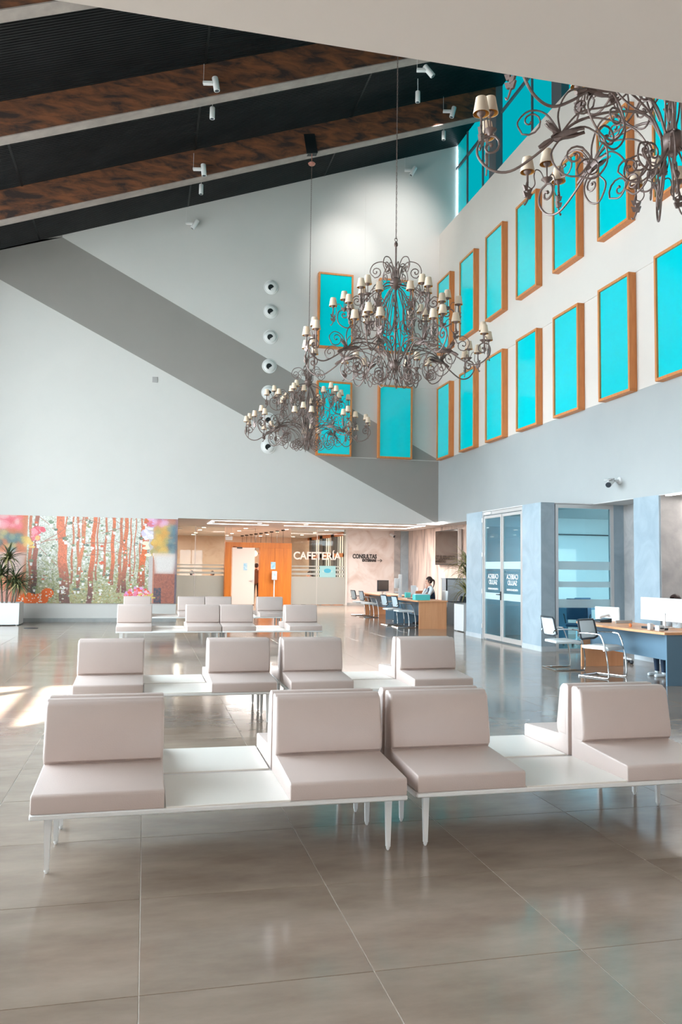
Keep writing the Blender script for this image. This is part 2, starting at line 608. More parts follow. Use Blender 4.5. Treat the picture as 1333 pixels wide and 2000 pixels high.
# ---- sloping steel box beams under it (web dark rust, paler bottom flange)
BY = [20.6, 16.9, 13.2, 9.5, 5.8]
m = MB()
for z_off, mi in ((0, 0),):
    P = [(XL - .3, 11.13 + .355 * (XL - .3)), (9.36, 11.13 + .355 * 9.36), (9.36, zroof(9.36) + .05), (XL - .3, zroof(XL - .3) + .05)]
    m.prism(P, 'y', 0, .3, 0)
web = m.mesh('beam_web', 'beam')
m = MB()
P = [(XL - .3, 11.108 + .355 * (XL - .3)), (9.36, 11.108 + .355 * 9.36), (9.36, 11.131 + .355 * 9.36), (XL - .3, 11.131 + .355 * (XL - .3))]
m.prism(P, 'y', -.004, .30, 0)
fl = m.mesh('beam_flange', 'flange')
names = ['hung below the roof nearest the white back wall', 'second below the roof counted from the back wall', 'third below the roof counted from the back wall, mostly hidden by the near ceiling',
         'fourth below the roof counted from the back wall, hidden by the near ceiling', 'fifth below the roof counted from the back wall, hidden by the near ceiling']
for yb, nm in zip(BY[:3], names):
    b = tag(bpy.data.objects.new('roof_beam', None), 'rusty brown sloping roof beam ' + nm, 'beam', 'steel beams under the dark roof')
    COL.objects.link(b)
    b.location = (0, yb, 0)
    put('web', web, b)
    put('flange', fl, b)

# ---- low beige ceiling over the camera (gallery) with its parapet
m = MB()
m.box(-3.2, 8.79, YF, 3.54, 4.0, 4.6)
m.box(-3.2, 8.79, 3.3, 3.54, 4.6, 5.1)
o = structure(m.build('ceiling_2', 'ceil'))

# ---- clerestory above the right wall
XK = 9.3
m = MB()
w1 = structure(MB().box(9.36, 9.5, YF, YB, 12.2, 12.26).build('window_21', 'black'))
def clere(name, y0, y1, mull, trans):
    w = bpy.data.objects[name]
    z0, z1 = 12.24, zroof(9.37) + .05
    ys = [y0] + mull + [y1]
    for a, b in zip(ys[:-1], ys[1:]):
        MB().box(9.40, 9.41, a + .02, b - .02, z0, z1).build('pane', 'teal', w)
    for yy in mull:
        MB().box(9.35, 9.45, yy - .025, yy + .025, z0, z1).build('mullion', 'blind', w)
    MB().box(9.34, 9.45, y0, y1, trans - .035, trans + .035).build('transom', 'blind', w)
clere('window_21', YF + .1, YB - .02, [23.1, 21.9, 18.72, 15.2, 12.0], 14.42)
for i, yy in enumerate((20.6, 16.9, 13.2, 9.5)):
    structure(MB().box(9.2, 9.46, yy - .02, yy + .46, 12.2, 15.2).build('trim_%d' % (3 + i), 'blind'))

# ---- turquoise windows in proud timber frames
def frame_mesh(w, h, d, t=.055):
    """built in the x-z plane, opening 0..w, 0..h, standing out towards -y by d"""
    m = MB()
    for (a, b, c, e) in ((0, w, 0, t), (0, w, h - t, h), (0, t, t, h - t), (w - t, w, t, h - t)):
        m.bbox(a, b, -d, 0, c, e, r=.004, seg=1)
    return m.mesh('window_frame', 'wood')
FW, FH1, FH2 = 1.09, 2.26, 2.32
fr1, fr2 = frame_mesh(FW, FH1, .16), frame_mesh(FW, FH2, .16)
pn1 = MB().bbox(.055, FW - .055, -.125, -.1, .055, FH1 - .055, r=.004, seg=1).mesh('pane', 'teal')
pn2 = MB().bbox(.055, FW - .055, -.125, -.1, .055, FH2 - .055, r=.004, seg=1).mesh('pane', 'teal')
k = 0
def framed(loc, rz, up):
    global k
    k += 1
    w = structure(put('window_%d' % k, fr2 if up else fr1, None, loc, (0, 0, rz)))
    put('pane', pn2 if up else pn1, w)
for X in (4.87, 6.80):
    for up in (0, 1):
        framed((X, YB, 8.24 if up else 4.955), 0, up)
for i in range(9):
    Y = 23.77 - 1.865 * i
    for up in (0, 1):
        if up and i == 0:
            framed((XR, Y, 8.22), R(-90), up)
            continue
        framed((XR, Y, 8.2 if up else 4.94), R(-90), up)

# ---- reception area beyond the back wall
structure(MB().box(XL, 14, YB + .3, 46, ZR, ZR + .3).build('ceiling_3', 'ceil_w'))
structure(MB().box(9.37, 14, 19.2, YB + .3, ZR, ZR + .3).build('ceiling_4', 'ceil_w'))
# marble side wall made of tall slabs
w = structure(MB().box(11.32, 11.5, 19.2, 34.6, 0, ZR).build('wall_reception_right', 'skirt'))
ys = [19.25, 21.7, 24.1, 26.0, 27.9, 29.3, 30.9, 32.2, 33.4, 34.59]
for a, b in zip(ys[:-1], ys[1:]):
    MB().bbox(11.3, 11.32, a + .004, b - .004, .004, ZR - .002, r=.003, seg=1).build('slab', 'marble', w)
# grey plaster return and the sign wall
YS = 34.6
m = MB()
m.box(10.64, 10.93, YS - .01, YS + .2, 0, ZR, 0)
m.box(10.938, 11.5, YS - .01, YS + .2, 0, ZR, 1)
structure(m.build('wall_reception_end', ['stucco_g', 'stucco']))
structure(MB().box(8.5, 10.64, YS, YS + .2, 0, ZR).build('wall_sign', 'consul'))
structure(MB().box(8.42, 8.5, YS - .12, YS + .2, 0, ZR).build('trim_7', 'wall'))
structure(MB().box(8.5, 10.64, YS - .03, YS, 0, .09).build('baseboard_sign_wall', 'skirt'))
structure(MB().box(10.64, 11.3, YS - .03, YS - .01, 0, .09).build('baseboard_reception', 'skirt'))
structure(MB().box(XL, .9, YB - .015, YB, 0, .105).build('baseboard_back', 'skirt'))
# end of back wall (side of the opening) and closing walls on the far left
structure(MB().box(XL - .2, XL, YB + .3, 46, 0, ZR).build('wall_far_left', 'wall'))

# ceiling light lines: a long rectangle of led profile
led = tag(bpy.data.objects.new('ceiling_light', None), 'long white rectangular light line set in the reception ceiling', 'light')
COL.objects.link(led)
for (a, b, c, d) in ((2.3, 10.35, 29.9, 30.0), (2.3, 4.7, 32.2, 32.3), (5.35, 10.45, 32.3, 32.4), (2.3, 2.4, 30.0, 32.2), (10.35, 10.45, 29.9, 32.4)):
    MB().box(a, b, c, d, ZR - .012, ZR - .001).build('light_profile', 'led', led)

# ---- portal block with the double glass door (X 7.65..9.4, Y 14.95..18.85)
structure(MB().box(7.65, 7.85, 17.9, 18.85, 0, ZC).build('wall_door_left', 'stucco'))
m = MB()
m.box(7.65, 7.95, 14.95, 15.78, 0, ZC)
structure(m.build('wall_door_right', ['stucco']))
structure(MB().box(7.64, 7.66, 17.9, 18.86, 0, .1).build('baseboard_door_left', 'skirt_l'))
m = MB()
m.box(7.64, 7.66, 14.94, 15.78, 0, .1)
m.box(7.65, 7.96, 14.93, 14.95, 0, .1)
structure(m.build('baseboard_door_right', 'skirt_l'))
structure(MB().box(7.66, 8.8, 14.96, 18.85, ZC - .02, ZC - .001).build('ceiling_5', 'ceil_w'))
structure(MB().box(8.8, 13.5, 14.96, 19.2, ZC - .03, ZC - .001).build('ceiling_6', 'ceil_w'))
structure(MB().box(7.85, 9.4, 18.85, 19.2, 0, ZC).build('wall_block_back', 'stucco'))
structure(MB().box(9.4, 13.5, 19.0, 19.2, 0, ZC).build('wall_office_back', 'wall'))
structure(MB().box(13.3, 13.5, 14.9, 19.2, 0, ZC).build('wall_office_right', 'wall'))
# double door
d = structure(MB().box(7.66, 7.74, 15.78, 15.84, 0, ZC - .03).build('door_1', 'steel'))
m = MB()
m.box(7.66, 7.74, 17.84, 17.9, 0, ZC - .03)
m.box(7.66, 7.74, 15.84, 17.84, ZC - .1, ZC - .03)
m.build('door_frame', 'steel', d)
for a, b in ((15.85, 16.83), (16.86, 17.83)):
    m = MB()
    m.box(7.67, 7.72, a, a + .06, .03, ZC - .12)
    m.box(7.67, 7.72, b - .06, b, .03, ZC - .12)
    m.box(7.67, 7.72, a + .06, b - .06, .03, .13)
    m.box(7.67, 7.72, a + .06, b - .06, ZC - .18, ZC - .12)
    m.build('door_leaf', 'steel', d)
    MB().box(7.69, 7.697, a + .06, b - .06, .13, ZC - .18).build('pane', 'glass_b', d)
    m = MB()
    m.box(7.686, 7.689, a + .06, b - .06, 1.62, 1.78)
    m.box(7.686, 7.689, a + .06, b - .06, .93, 1.08)
    m.build('frosted_band', 'frost_b', d)
    # mirrored lettering, seen from behind
    for txt, zz, sz in (('CABECA', 1.40, .15), ('SALUD', 1.27, .15), ('ATENCION DE MEDIO', 1.15, .055)):
        me = text_mesh(txt, sz, .001, 'CENTER', .002)
        me.materials.append(M['letter_w'])
        o = put('lettering', me, d, (7.684, (a + b) / 2, zz), (R(90), 0, R(90)))
for yy, zz in ((17.87, 2.75), (17.87, 1.95), (17.87, 1.1), (17.87, .3)):
    MB().lathe([(.016, -.05), (.016, .05)], (7.645, yy, zz), 8).build('hinge', 'steel', d)
m = MB()
m.tube([(7.665, 16.89, 1.05), (7.62, 16.89, 1.05), (7.62, 17.02, 1.05)], .011, 6)
m.box(7.655, 7.67, 16.87, 16.91, .93, 1.12)
m.build('door_handle', 'black', d)
MB().bbox(7.62, 7.66, 17.35, 17.7, 2.86, 2.92, r=.008, seg=1).build('door_closer', 'white_metal', d)

# glass wall of the office on the side of the block
w = structure(MB().box(7.97, 8.03, 14.95, 15.03, 0, ZC - .03).build('window_22', 'steel'))
m = MB()
m.box(9.2, 9.27, 14.95, 15.03, 0, ZC - .03)
m.box(8.03, 9.2, 14.95, 15.03, ZC - .1, ZC - .03)
m.box(8.03, 9.2, 14.95, 15.03, 0, .05)
m.build('window_frame', 'steel', w)
MB().box(8.03, 9.2, 14.985, 14.993, .05, ZC - .1).build('pane', 'glass_b', w)
for a, b in ((1.62, 1.79), (1.27, 1.385), (.86, 1.03)):
    MB().box(8.03, 9.2, 14.981, 14.984, a, b).build('frosted_band', 'frost_b', w)
structure(MB().box(9.27, 9.5, 14.95, 15.1, 0, ZC).build('wall_recess_back', 'stucco'))
structure(MB().box(9.5, 9.7, 13.5, 15.1, 0, ZC).build('wall_recess_side', 'stucco_g'))
# pillar 2 and the deep recess nearer the camera
structure(MB().box(XR, 11.5, 12.75, 13.52, 0, ZC).build('wall_pillar', 'stucco'))
structure(MB().box(XR + .03, 11.5, 12.735, 12.75, 0, ZC).build('wall_pillar_side', 'stucco_g'))
structure(MB().box(XR - .012, XR, 12.73, 13.53, 0, .11).build('baseboard_pillar', 'skirt_l'))
structure(MB().box(XR, 11.3, 12.72, 12.735, 0, .11).build('baseboard_recess', 'skirt_l'))
structure(MB().box(11.3, 11.5, YF, 12.75, 0, ZC).build('wall_recess_deep', 'stucco_g'))
structure(MB().box(9.37, 11.5, YF, 14.95, ZC - .01, ZC + .2).build('ceiling_7', 'ceil_w'))
structure(MB().box(XR + .001, 9.37, YF, 14.94, ZC - .012, ZC - .001).build('ceiling_8', 'ceil_w'))
l2 = tag(bpy.data.objects.new('ceiling_light', None), 'bright light line under the soffit at the right edge by the grey pillar', 'light')
COL.objects.link(l2)
MB().box(XR + .03, XR + .09, 9.5, 12.6, ZC - .03, ZC - .013).build('light_profile', 'led', l2)
MB().box(9.5, 9.56, 9.5, 12.6, ZC - .03, ZC - .013).build('light_profile', 'led', l2)

# ---- left facade, glazed, with mullions; unseen canopy added to cut the sun to one patch
m = MB()
for yy in (-6, -3.2, 0, 4.8, 7.6, 10.4, 13.2, 16.0, 18.8, 21.6, 23.95):
    m.box(XL - .1, XL, yy - .04, yy + .04, 0, 9.6)
for zz in (.05, 6.1, 9.5):
    m.box(XL - .1, XL, YF, YB, zz - .05, zz + .05)
for yy in (-4.6, 6.2, 9, 11.8, 14.6, 17.4, 20.2, 22.8):
    m.box(XL - .08, XL, yy - .02, yy + .02, 0, 9.6)
structure(m.build('window_23', 'blind'))
m = MB()
for (a, b, c, e) in ((-9.6, -8.3, -14, 6.5), (-8.3, -6.1, 2.5, 6.5), (-8.3, -6.1, -14, -.38), (-6.72, -6.57, -.38, 2.5), (-8.3, -7.75, -.38, 2.5)):
    m.box(a, b, c, e, 6.0, 6.1)
# diagonal bar added across the opening to split the sun patch
m.prism([(-7.75, .85), (-6.72, 1.95), (-6.72, 2.25), (-7.75, 1.15)], 'z', 6.0, 6.1)
structure(m.build('trim_8', 'wall'))
structure(MB().box(-60, XL - .1, -60, 60, -.4, -.05).build('ground', 'outside'))
structure(MB().box(XL - .12, XL + .02, -3.2, 7.6, 6.16, 9.5).build('wall_sun_block', 'wall'))  # unseen panel added over the glazing to stop high sun
m = MB()
m.box(-10.4, -6.4, -9, -8, -.1, 34)
m.box(-60, -14.0, -9, -8, -.1, 40)
structure(m.build('sun_blocker', 'wall'))  # unseen slabs added to keep the sun off all but one bay
# entrance side behind the camera
m = MB()
for xx in (-6, -3.5, -1, 1.5, 4, 6.5, 9):
    m.box(xx - .05, xx + .05, YF - .1, YF, 0, 4)
m.box(XL, 9.0, YF - .1, YF, 3.5, 3.6)
structure(m.build('window_24', 'blind'))
m = MB()
m.box(XL, 9.5, YF - .3, YF - .1, 3.9, 16)
m.box(XL, 3, YF - .3, YF - .1, 0, 3.9)
m.box(3, 6.5, YF - .3, YF - .1, 3.0, 3.9)
m.box(5, 11.5, YF - .3, YF - .1, 0, 3.9)
structure(m.build('wall_front', 'wall'))  # lower bays closed in to dim the light on the front benches
m = MB()
m.box(XL - .12, XL + .02, YF, .2, 0, 9.5)
m.box(XL - .12, XL + .02, .2, 3.4, 0, 4.7)
m.box(XL - .12, XL + .02, 21.6, YB, 0, 9.5)
structure(m.build('wall_light_block', 'wall'))  # unseen pieces added to dim the near benches and the back wall

# ================================================================== cafeteria behind the glass
YG = 34.5
g = structure(MB().box(-3.0, 3.19, YG, YG + .012, .02, ZR).build('window_25', 'glass'))
structure(MB().box(6.02, 8.42, YG, YG + .012, .02, ZR).build('window_26', 'glass'))
g2 = bpy.data.objects['window_26']
for (gg, a, b) in ((g, -3.0, 3.19), (g2, 6.02, 8.40)):
    m = MB()
    m.box(a, b, YG - .006, YG - .002, .02, 1.2)
    for z0, z1 in ((1.275, 1.36), (1.455, 1.53), (1.615, 1.665)):
        m.box(a, b, YG - .006, YG - .002, z0, z1)
    m.build('frosted_film', 'frost', gg)
MB().box(1.98, 2.0, YG - .01, YG + .02, 0, ZR).build('joint', 'steel', g)
MB().box(7.15, 7.165, YG - .01, YG + .02, 0, ZR).build('joint', 'steel', g2)
# turquoise info panel stuck on the glass at the right
MB().box(7.28, 7.98, YG - .012, YG - .007, 1.18, 1.67).build('info_panel', mat('pale_teal_film', (150, 196, 200), .4), g2)
MB().lathe([(.16, -.003), (.16, .003)], (0, 0, 0), 20, mtx=Matrix.Translation((7.62, YG - .016, 1.46)) @ Matrix.Rotation(R(90), 4, 'X') @ Matrix.Diagonal((1, .6, 1, 1))).build('info_panel', mat('blue_film', (70, 170, 200), .4), g2)
MB().box(7.4, 7.85, YG - .018, YG - .014, 1.40, 1.47).build('info_panel', mat('pale_teal_film_2', (176, 206, 206), .4), g2)

def sign(body, x, y, z, size, m, label, ext=.012, bold=.01, name='sign', spacing=1., width=None):
    me = text_mesh(body, size, ext, 'LEFT', bold, spacing)
    me.materials.append(M[m])
    xs = [v.co.x for v in me.vertices]
    sx = 1 if width is None else width / (max(xs) - min(xs))
    o = put(name, me, None, (x - min(xs) * sx, y, z), (R(90), 0, 0), (sx, 1, 1))
    return o
s = sign('CAFETERÍA', 6.13, YG - .02, 1.94, .45, 'letter_w', '', width=2.08)
tag(s, 'white CAFETERÍA lettering across the glass right of the orange doorway', 'sign')
s = thing('sign', 'black CONSULTAS EXTERNAS lettering with an arrow on the mottled wall', 'sign')
a = sign('CONSULTAS', 8.755, 34.585, 2.02, .255, 'letter_k', '', width=1.09, name='lettering')
b = sign('EXTERNAS', 9.19, 34.585, 1.885, .145, 'letter_k', '', width=.63, name='lettering')
a.parent = s
b.parent = s
m = MB()
m.box(9.87, 10.08, 34.575, 34.59, 1.925, 1.942)
m.prism([(9.99, 2.0), (10.02, 2.0), (10.10, 1.933), (10.02, 1.866), (9.99, 1.866), (10.06, 1.933)], 'y', 34.575, 34.59)
m.build('arrow', 'letter_k', s)

# orange clad doorway
d = structure(MB().box(3.2, 3.47, YG - .3, YG + .1, 0, 2.6).build('door_2', 'door_wood'))
m = MB()
m.box(3.47, 6.0, YG - .3, YG + .1, 2.39, 2.6)
m.build('door_lintel', 'door_wood', d)
for a, b in ((4.66, 5.28), (5.284, 5.66), (5.664, 6.0)):
    MB().box(a, b, YG - .29, YG + .1, 0, 2.388).build('panel', 'door_wood', d)
lf = MB().bbox(3.50, 4.43, YG - .36, YG - .32, .03, 2.38, r=.004, seg=1).build('door_leaf', 'door_white', d)
m = MB()
m.tube([(4.33, YG - .37, 1.02), (4.33, YG - .42, 1.02), (4.22, YG - .42, 1.02)], .012, 6)
m.box(4.29, 4.4, YG - .372, YG - .36, .93, 1.06)
m.build('door_handle', 'steel', d)
m = MB()
m.bbox(3.68, 3.9, YG - .42, YG - .36, 2.34, 2.40, r=.006, seg=1)
m.tube([(3.68, YG - .4, 2.4), (3.6, YG - .5, 2.41), (3.52, YG - .35, 2.42)], .01, 5)
m.build('door_closer', 'dark_plastic', d)
tag(MB().box(3.96, 4.12, YG - .366, YG - .361, 1.44, 1.74).build('poster', 'print'), 'pale blue notice on the open white door', 'poster')
tag(MB().box(5.12, 5.32, YG - .297, YG - .291, 1.5, 1.8).build('poster', 'print'), 'small blue notice on the orange panel above the dispenser', 'poster')

# cafeteria shell
structure(MB().box(-3, 9, 45.6, 45.8, 0, ZR).build('wall_cafeteria_back', 'marble_w'))
structure(MB().box(-3.2, -3.0, YG, 45.8, 0, ZR).build('wall_cafeteria_left', 'marble_w'))
XC = 8.9
m = MB()
m.box(XC, XC + .2, 36.3, 45.8, 0, .8)
m.box(XC, XC + .2, 36.3, 45.8, 2.1, 2.28)
m.box(XC, XC + .2, 36.3, 45.8, 3.1, ZR)
for yy in (36.3, 38.9, 41.6, 44.4):
    m.box(XC, XC + .2, yy, yy + .7, 0, ZR, 1)
structure(m.build('wall_cafeteria_right', ['wood', 'blind']))
w = structure(MB().box(XC + .3, XC + .4, 36.3, 46, 0, ZR).build('window_27', mat('lit_back_windows', (250, 232, 208), .6, emit=.7)))
m = MB()
yy = 37.1
while yy < 45:
    m.box(XC + .05, XC + .09, yy, yy + .04, .8, 3.1)
    yy += .5
m.build('window_bar', 'blind', w)

# ================================================================== office seen through its glass
m = MB()
m.box(10.1, 10.68, 18.96, 18.99, 0, 2.15)
o = structure(m.build('door_3', 'door_white'))
m = MB()
m.box(9.5, 12.5, 18.93, 18.97, 2.5, 2.53)
structure(m.build('trim_9', 'black'))
# ================================================================== waiting benches
def seat_mesh(w=.668, d=.69):
    """one piece upholstered seat with a bulging back; front at y=0, back at y=d, z=0 on the platform"""
    P = [(0.0, 0.0), (d - .012, 0.0), (d - .012, .47), (d - .03, .485), (d - .085, .485), (d - .125, .455),
         (d - .175, .20), (d - .172, .155), (d - .150, .128), (.012, .098), (0, .088)]
    m = MB()
    bm = bmesh.new()
    n = len(P)
    A = [bm.verts.new((0, u, v)) for u, v in P]
    B = [bm.verts.new((w, u, v)) for u, v in P]
    bm.faces.new(A)
    bm.faces.new(B[::-1])
    for i in range(n):
        bm.faces.new((A[i], B[i], B[(i + 1) % n], A[(i + 1) % n]))
    bmesh.ops.recalc_face_normals(bm, faces=bm.faces[:])
    cap = [e for e in bm.edges if abs(e.verts[0].co.x - e.verts[1].co.x) < 1e-6 or
           (abs(e.verts[0].co.x - e.verts[1].co.x) > .1 and e.calc_face_angle(0) > .6)]
    bmesh.ops.bevel(bm, geom=cap, offset=.012, segments=3, affect='EDGES', profile=.5, clamp_overlap=True)
    return m.bm(bm, 0, True).mesh('seat', 'leather')


def back_pad():
    """the fuller pad on the back, rounded at the corners, softer than the seat block"""
    bm = bmesh.new()
    w, d = .668, .69
    P = [(d - .03, .125), (d - .150, .128), (d - .178, .15), (d - .182, .20), (d - .135, .452), (d - .112, .475), (d - .03, .482)]
    A = [bm.verts.new((-.002, u, v)) for u, v in P]
    B = [bm.verts.new((w + .002, u, v)) for u, v in P]
    n = len(P)
    bm.faces.new(A)
    bm.faces.new(B[::-1])
    for i in range(n):
        bm.faces.new((A[i], B[i], B[(i + 1) % n], A[(i + 1) % n]))
    bmesh.ops.recalc_face_normals(bm, faces=bm.faces[:])
    es = [e for e in bm.edges if abs(e.verts[0].co.x - e.verts[1].co.x) < 1e-6]
    bmesh.ops.bevel(bm, geom=es, offset=.02, segments=4, affect='EDGES', profile=.5, clamp_overlap=True)
    return MB().bm(bm, 0, True).mesh('backrest', 'leather')


BL, BD = 2.015, .68
me_seat, me_back = seat_mesh(), back_pad()
m = MB()
m.bbox(0, BL, 0, .035, .298, .326, r=.006, seg=1)
m.bbox(0, BL, BD - .035, BD, .298, .326, r=.006, seg=1)
m.bbox(0, .03, .035, BD - .035, .29, .325, r=.004, seg=1)
m.bbox(BL - .03, BL, .035, BD - .035, .29, .325, r=.004, seg=1)
m.box(.03, .69, .035, BD - .035, .30, .32)
m.box(1.34, BL - .03, .035, BD - .035, .30, .32)
me_frame = m.mesh('frame', 'white_metal')
me_table = MB().bbox(.68, 1.345, .004, BD - .006, .318, .334, r=.003, seg=1).mesh('table_top', 'table')
m = MB()
m.add([(-.019, -.014, .29), (.019, -.014, .29), (.019, .014, .29), (-.019, .014, .29), (-.012, -.01, .02), (.012, -.01, .02), (.012, .01, .02), (-.012, .01, .02)],
      [(0, 1, 2, 3), (4, 7, 6, 5), (0, 4, 5, 1), (1, 5, 6, 2), (2, 6, 7, 3), (3, 7, 4, 0)])
m.lathe([(.006, 0), (.012, .012), (.012, .022)], (0, 0, 0), 8)
me_leg = m.mesh('leg', 'white_metal')

ROWS = [('nearest', 4.49, (-.54, 1.54)), ('second', 8.42, (-.66, 1.49)), ('third', 16.3, (-.52, 1.50)), ('fourth and farthest', 20.75, (-.51, 1.51))]
for rn, y0, xs in ROWS:
    for side, x0 in (('left', xs[0]), ('right', xs[1])):
        for back in (0, 1):
            yy = y0 + (.03 if rn == 'nearest' and side == 'right' else 0)
            lab = '%s %s bench with two padded seats, %s row, %s' % (side, 'taupe' if rn == 'nearest' else 'pale', rn,
                                                            'back to the camera' if back else 'facing the camera')
            b = thing('waiting_bench', lab, 'bench', (x0 + (BL if back else 0), yy + (2 * BD + .04 if back else 0), 0), PI if back else 0, 'benches of the waiting area')
            put('frame', me_frame, b)
            put('table_top', me_table, b)
            for sx in (.004, BL - .672):
                s_ = put('seat', me_seat, b, (sx, 0, .326))
                put('backrest', me_back, s_)
            for lx in (.085, BL - .085):
                for ly in (.10, BD - .12):
                    lg = put('leg', me_leg, b, (lx, ly, 0))
                    if lx > 1:
                        lg.scale = (-1, 1, 1)

# ================================================================== chandeliers
def spiral(c, p0, turns, sgn, shrink=.12, n=None):
    """spiral from p0 round centre c in the (r,z) plane, closing in"""
    dx, dz = p0[0] - c[0], p0[1] - c[1]
    r0, a0 = math.hypot(dx, dz), math.atan2(dz, dx)
    n = n or int(12 * turns)
    out = []
    for i in range(1, n + 1):
        t = i / n
        r = r0 * (1 - t) + r0 * shrink * t
        a = a0 + sgn * 2 * PI * turns * t
        out.append((c[0] + r * math.cos(a), c[1] + r * math.sin(a)))
    return out


def stroke(m, pts, r=.0085, y0=0., y1=0., end=None, n=6, res=5):
    """scroll in the r-z plane; y drifts from y0 to y1; end=(centre,turns,sgn) adds a spiral"""
    P = [Vector((p[0], 0, p[1])) for p in pts]
    C_ = crv(P, res)
    if end:
        c, turns, sg = end
        last = C_[-1]
        C_ += [Vector((a, 0, b)) for a, b in spiral(c, (last.x, last.z), turns, sg)]
    L = len(C_) - 1
    for i, p in enumerate(C_):
        p.y = y0 + (y1 - y0) * min(1, i / L * 1.3)
    m.tube(C_, r, n)
    if end:
        m.sphere(C_[-1], r * 1.7, 6)


def acanthus(m, p, d, L, w, mi=0):
    """lobed iron leaf from p along d"""
    d = Vector(d).normalized()
    s = d.cross(Vector((0, 1, 0)))
    s = s.normalized() if s.length > .1 else Vector((1, 0, 0))
    for side in (Vector((0, 1, 0)), Vector((0, -1, 0)), s, -s):
        v = []
        K = 7
        for i in range(K):
            t = i / (K - 1)
            c = Vector(p) + d * (L * t) + side * (w * .35 * math.sin(PI * t * .9) + .25 * w * t * t)
            ww = w * (.28 + .42 * abs(math.sin(t * PI * 2.5))) * (1 - t * .75)
            o = d.cross(side).normalized()
            v += [c - o * ww, c + side * .006, c + o * ww]
        f = []
        for i in range(K - 1):
            a = 3 * i
            f += [(a, a + 1, a + 4, a + 3), (a + 1, a + 2, a + 5, a + 4)]
        m.add(v, f, mi, True)


def hang_leaf(m, p, out, h=.24):
    """leaf bracket under a candle: stem tapering down with lobes and curled foot"""
    o = Vector(out)
    up = Vector((0, 0, 1))
    P = [Vector(p) + up * 0, Vector(p) + o * .012 - up * .06, Vector(p) - o * .012 - up * .13, Vector(p) + o * .005 - up * .19, Vector(p) + o * .03 - up * .235, Vector(p) + o * .045 - up * .215]
    m.tube(crv(P, 3), .012, 6, taper=lambda t: 1.15 - .6 * t)
    for z, s_ in ((-.07, 1), (-.1, -1), (-.135, 1), (-.15, -1)):
        q = Vector(p) + up * z
        a = q + o * (.05 * s_) + up * .035
        b = q + o * (.03 * s_) - up * .02
        w = o.cross(up) * .012
        m.add([q - up * .02 + w, q + up * .02 + w, a + w, b + w, q - up * .02 - w, q + up * .02 - w, a - w, b - w],
              [(0, 1, 2, 3), (7, 6, 5, 4), (0, 3, 7, 4), (1, 5, 6, 2), (2, 6, 7, 3)], 0, True)


def cluster(m, c, lamps, spread=.21, branches=(0, 105, 215), tall=.16):
    """cup with a tall candle in the middle and S branches round it"""
    c = Vector(c)
    m.lathe([(.0, -.05), (.018, -.045), (.028, -.02), (.055, .0), (.06, .008), (.02, .012)], c, 10)
    m.tube([c, c + Vector((0, 0, tall - .02))], .007, 6)
    m.lathe([(.006, -.03), (.02, -.02), (.036, .0), (.038, .012), (.012, .016)], c + Vector((0, 0, tall)), 10)
    lamps.append(c + Vector((0, 0, tall)))
    for a in branches:
        d = Vector((math.cos(R(a)), math.sin(R(a)), 0))
        P = [(0.03, 0), (.07, .075), (.12, .085), (.14, .02), (.13, -.06), (.165, -.11), (spread, -.09)]
        m.tube(crv([c + d * r + Vector((0, 0, z)) for r, z in P], 4), .006, 5)
        t = c + d * spread + Vector((0, 0, .05))
        m.tube([t - Vector((0, 0, .14)), t], .011, 6)
        hang_leaf(m, t - Vector((0, 0, .1)), d)
        m.lathe([(.006, -.03), (.022, -.018), (.038, .0), (.04, .012), (.012, .016)], t, 10)
        lamps.append(t.copy())


def lower_arm():
    m, lamps = MB(), []
    N = (.90, .20)
    stroke(m, [(.09, .05), (.22, .27), (.5, .33), (.75, .29), N, (1.12, .03), (1.33, -.08), (1.5, -.04), (1.61, .10), (1.59, .23), (1.5, .27)], .0115, end=((1.5, .17), 1.1, 1), n=7)
    stroke(m, [N, (.72, .30), (.5, .25), (.3, .13), (.2, -.05), (.22, -.24), (.34, -.32), (.44, -.24)], .0085, .0, .09, ((.35, -.22), 1.3, 1))
    stroke(m, [N, (.7, .24), (.55, .1), (.52, -.08), (.62, -.2), (.76, -.16)], .0085, .0, -.09, ((.66, -.1), 1.3, 1))
    stroke(m, [N, (.74, .36), (.5, .38), (.32, .5), (.2, .75), (.2, 1.0), (.3, 1.12)], .0085, 0, .06, ((.3, 1.0), 1.2, -1))
    stroke(m, [N, (.92, .4), (.84, .58), (.7, .6), (.62, .5)], .0085, 0, -.1, ((.72, .48), 1.2, 1))
    stroke(m, [N, (1.02, .38), (1.16, .42), (1.26, .32), (1.22, .2)], .008, 0, .1, ((1.15, .29), 1.2, -1))
    stroke(m, [(.85, .22), (.98, .02), (.9, -.16), (.76, -.22), (.66, -.1), (.72, .0)], .0085, 0, .12, ((.78, -.07), 1.2, -1))
    stroke(m, [(.06, -.06), (.14, -.2), (.26, -.3), (.38, -.24), (.36, -.1), (.26, -.05)], .0085, 0, -.05, ((.27, -.13), 1.3, 1))
    acanthus(m, (.98, 0, .17), (-1, 0, .12), .28, .075)
    acanthus(m, (.92, 0, .2), (.5, 0, .6), .16, .05)
    m.lathe([(.016, 0), (.024, .06), (.016, .12)], (0, 0, 0), 8, mtx=Matrix.Translation((.98, 0, .16)) @ Matrix.Rotation(R(120), 4, 'Y'))
    cluster(m, (1.5, 0, .31), lamps, .21, (-75, 75))
    return m.mesh('arm', 'iron'), lamps


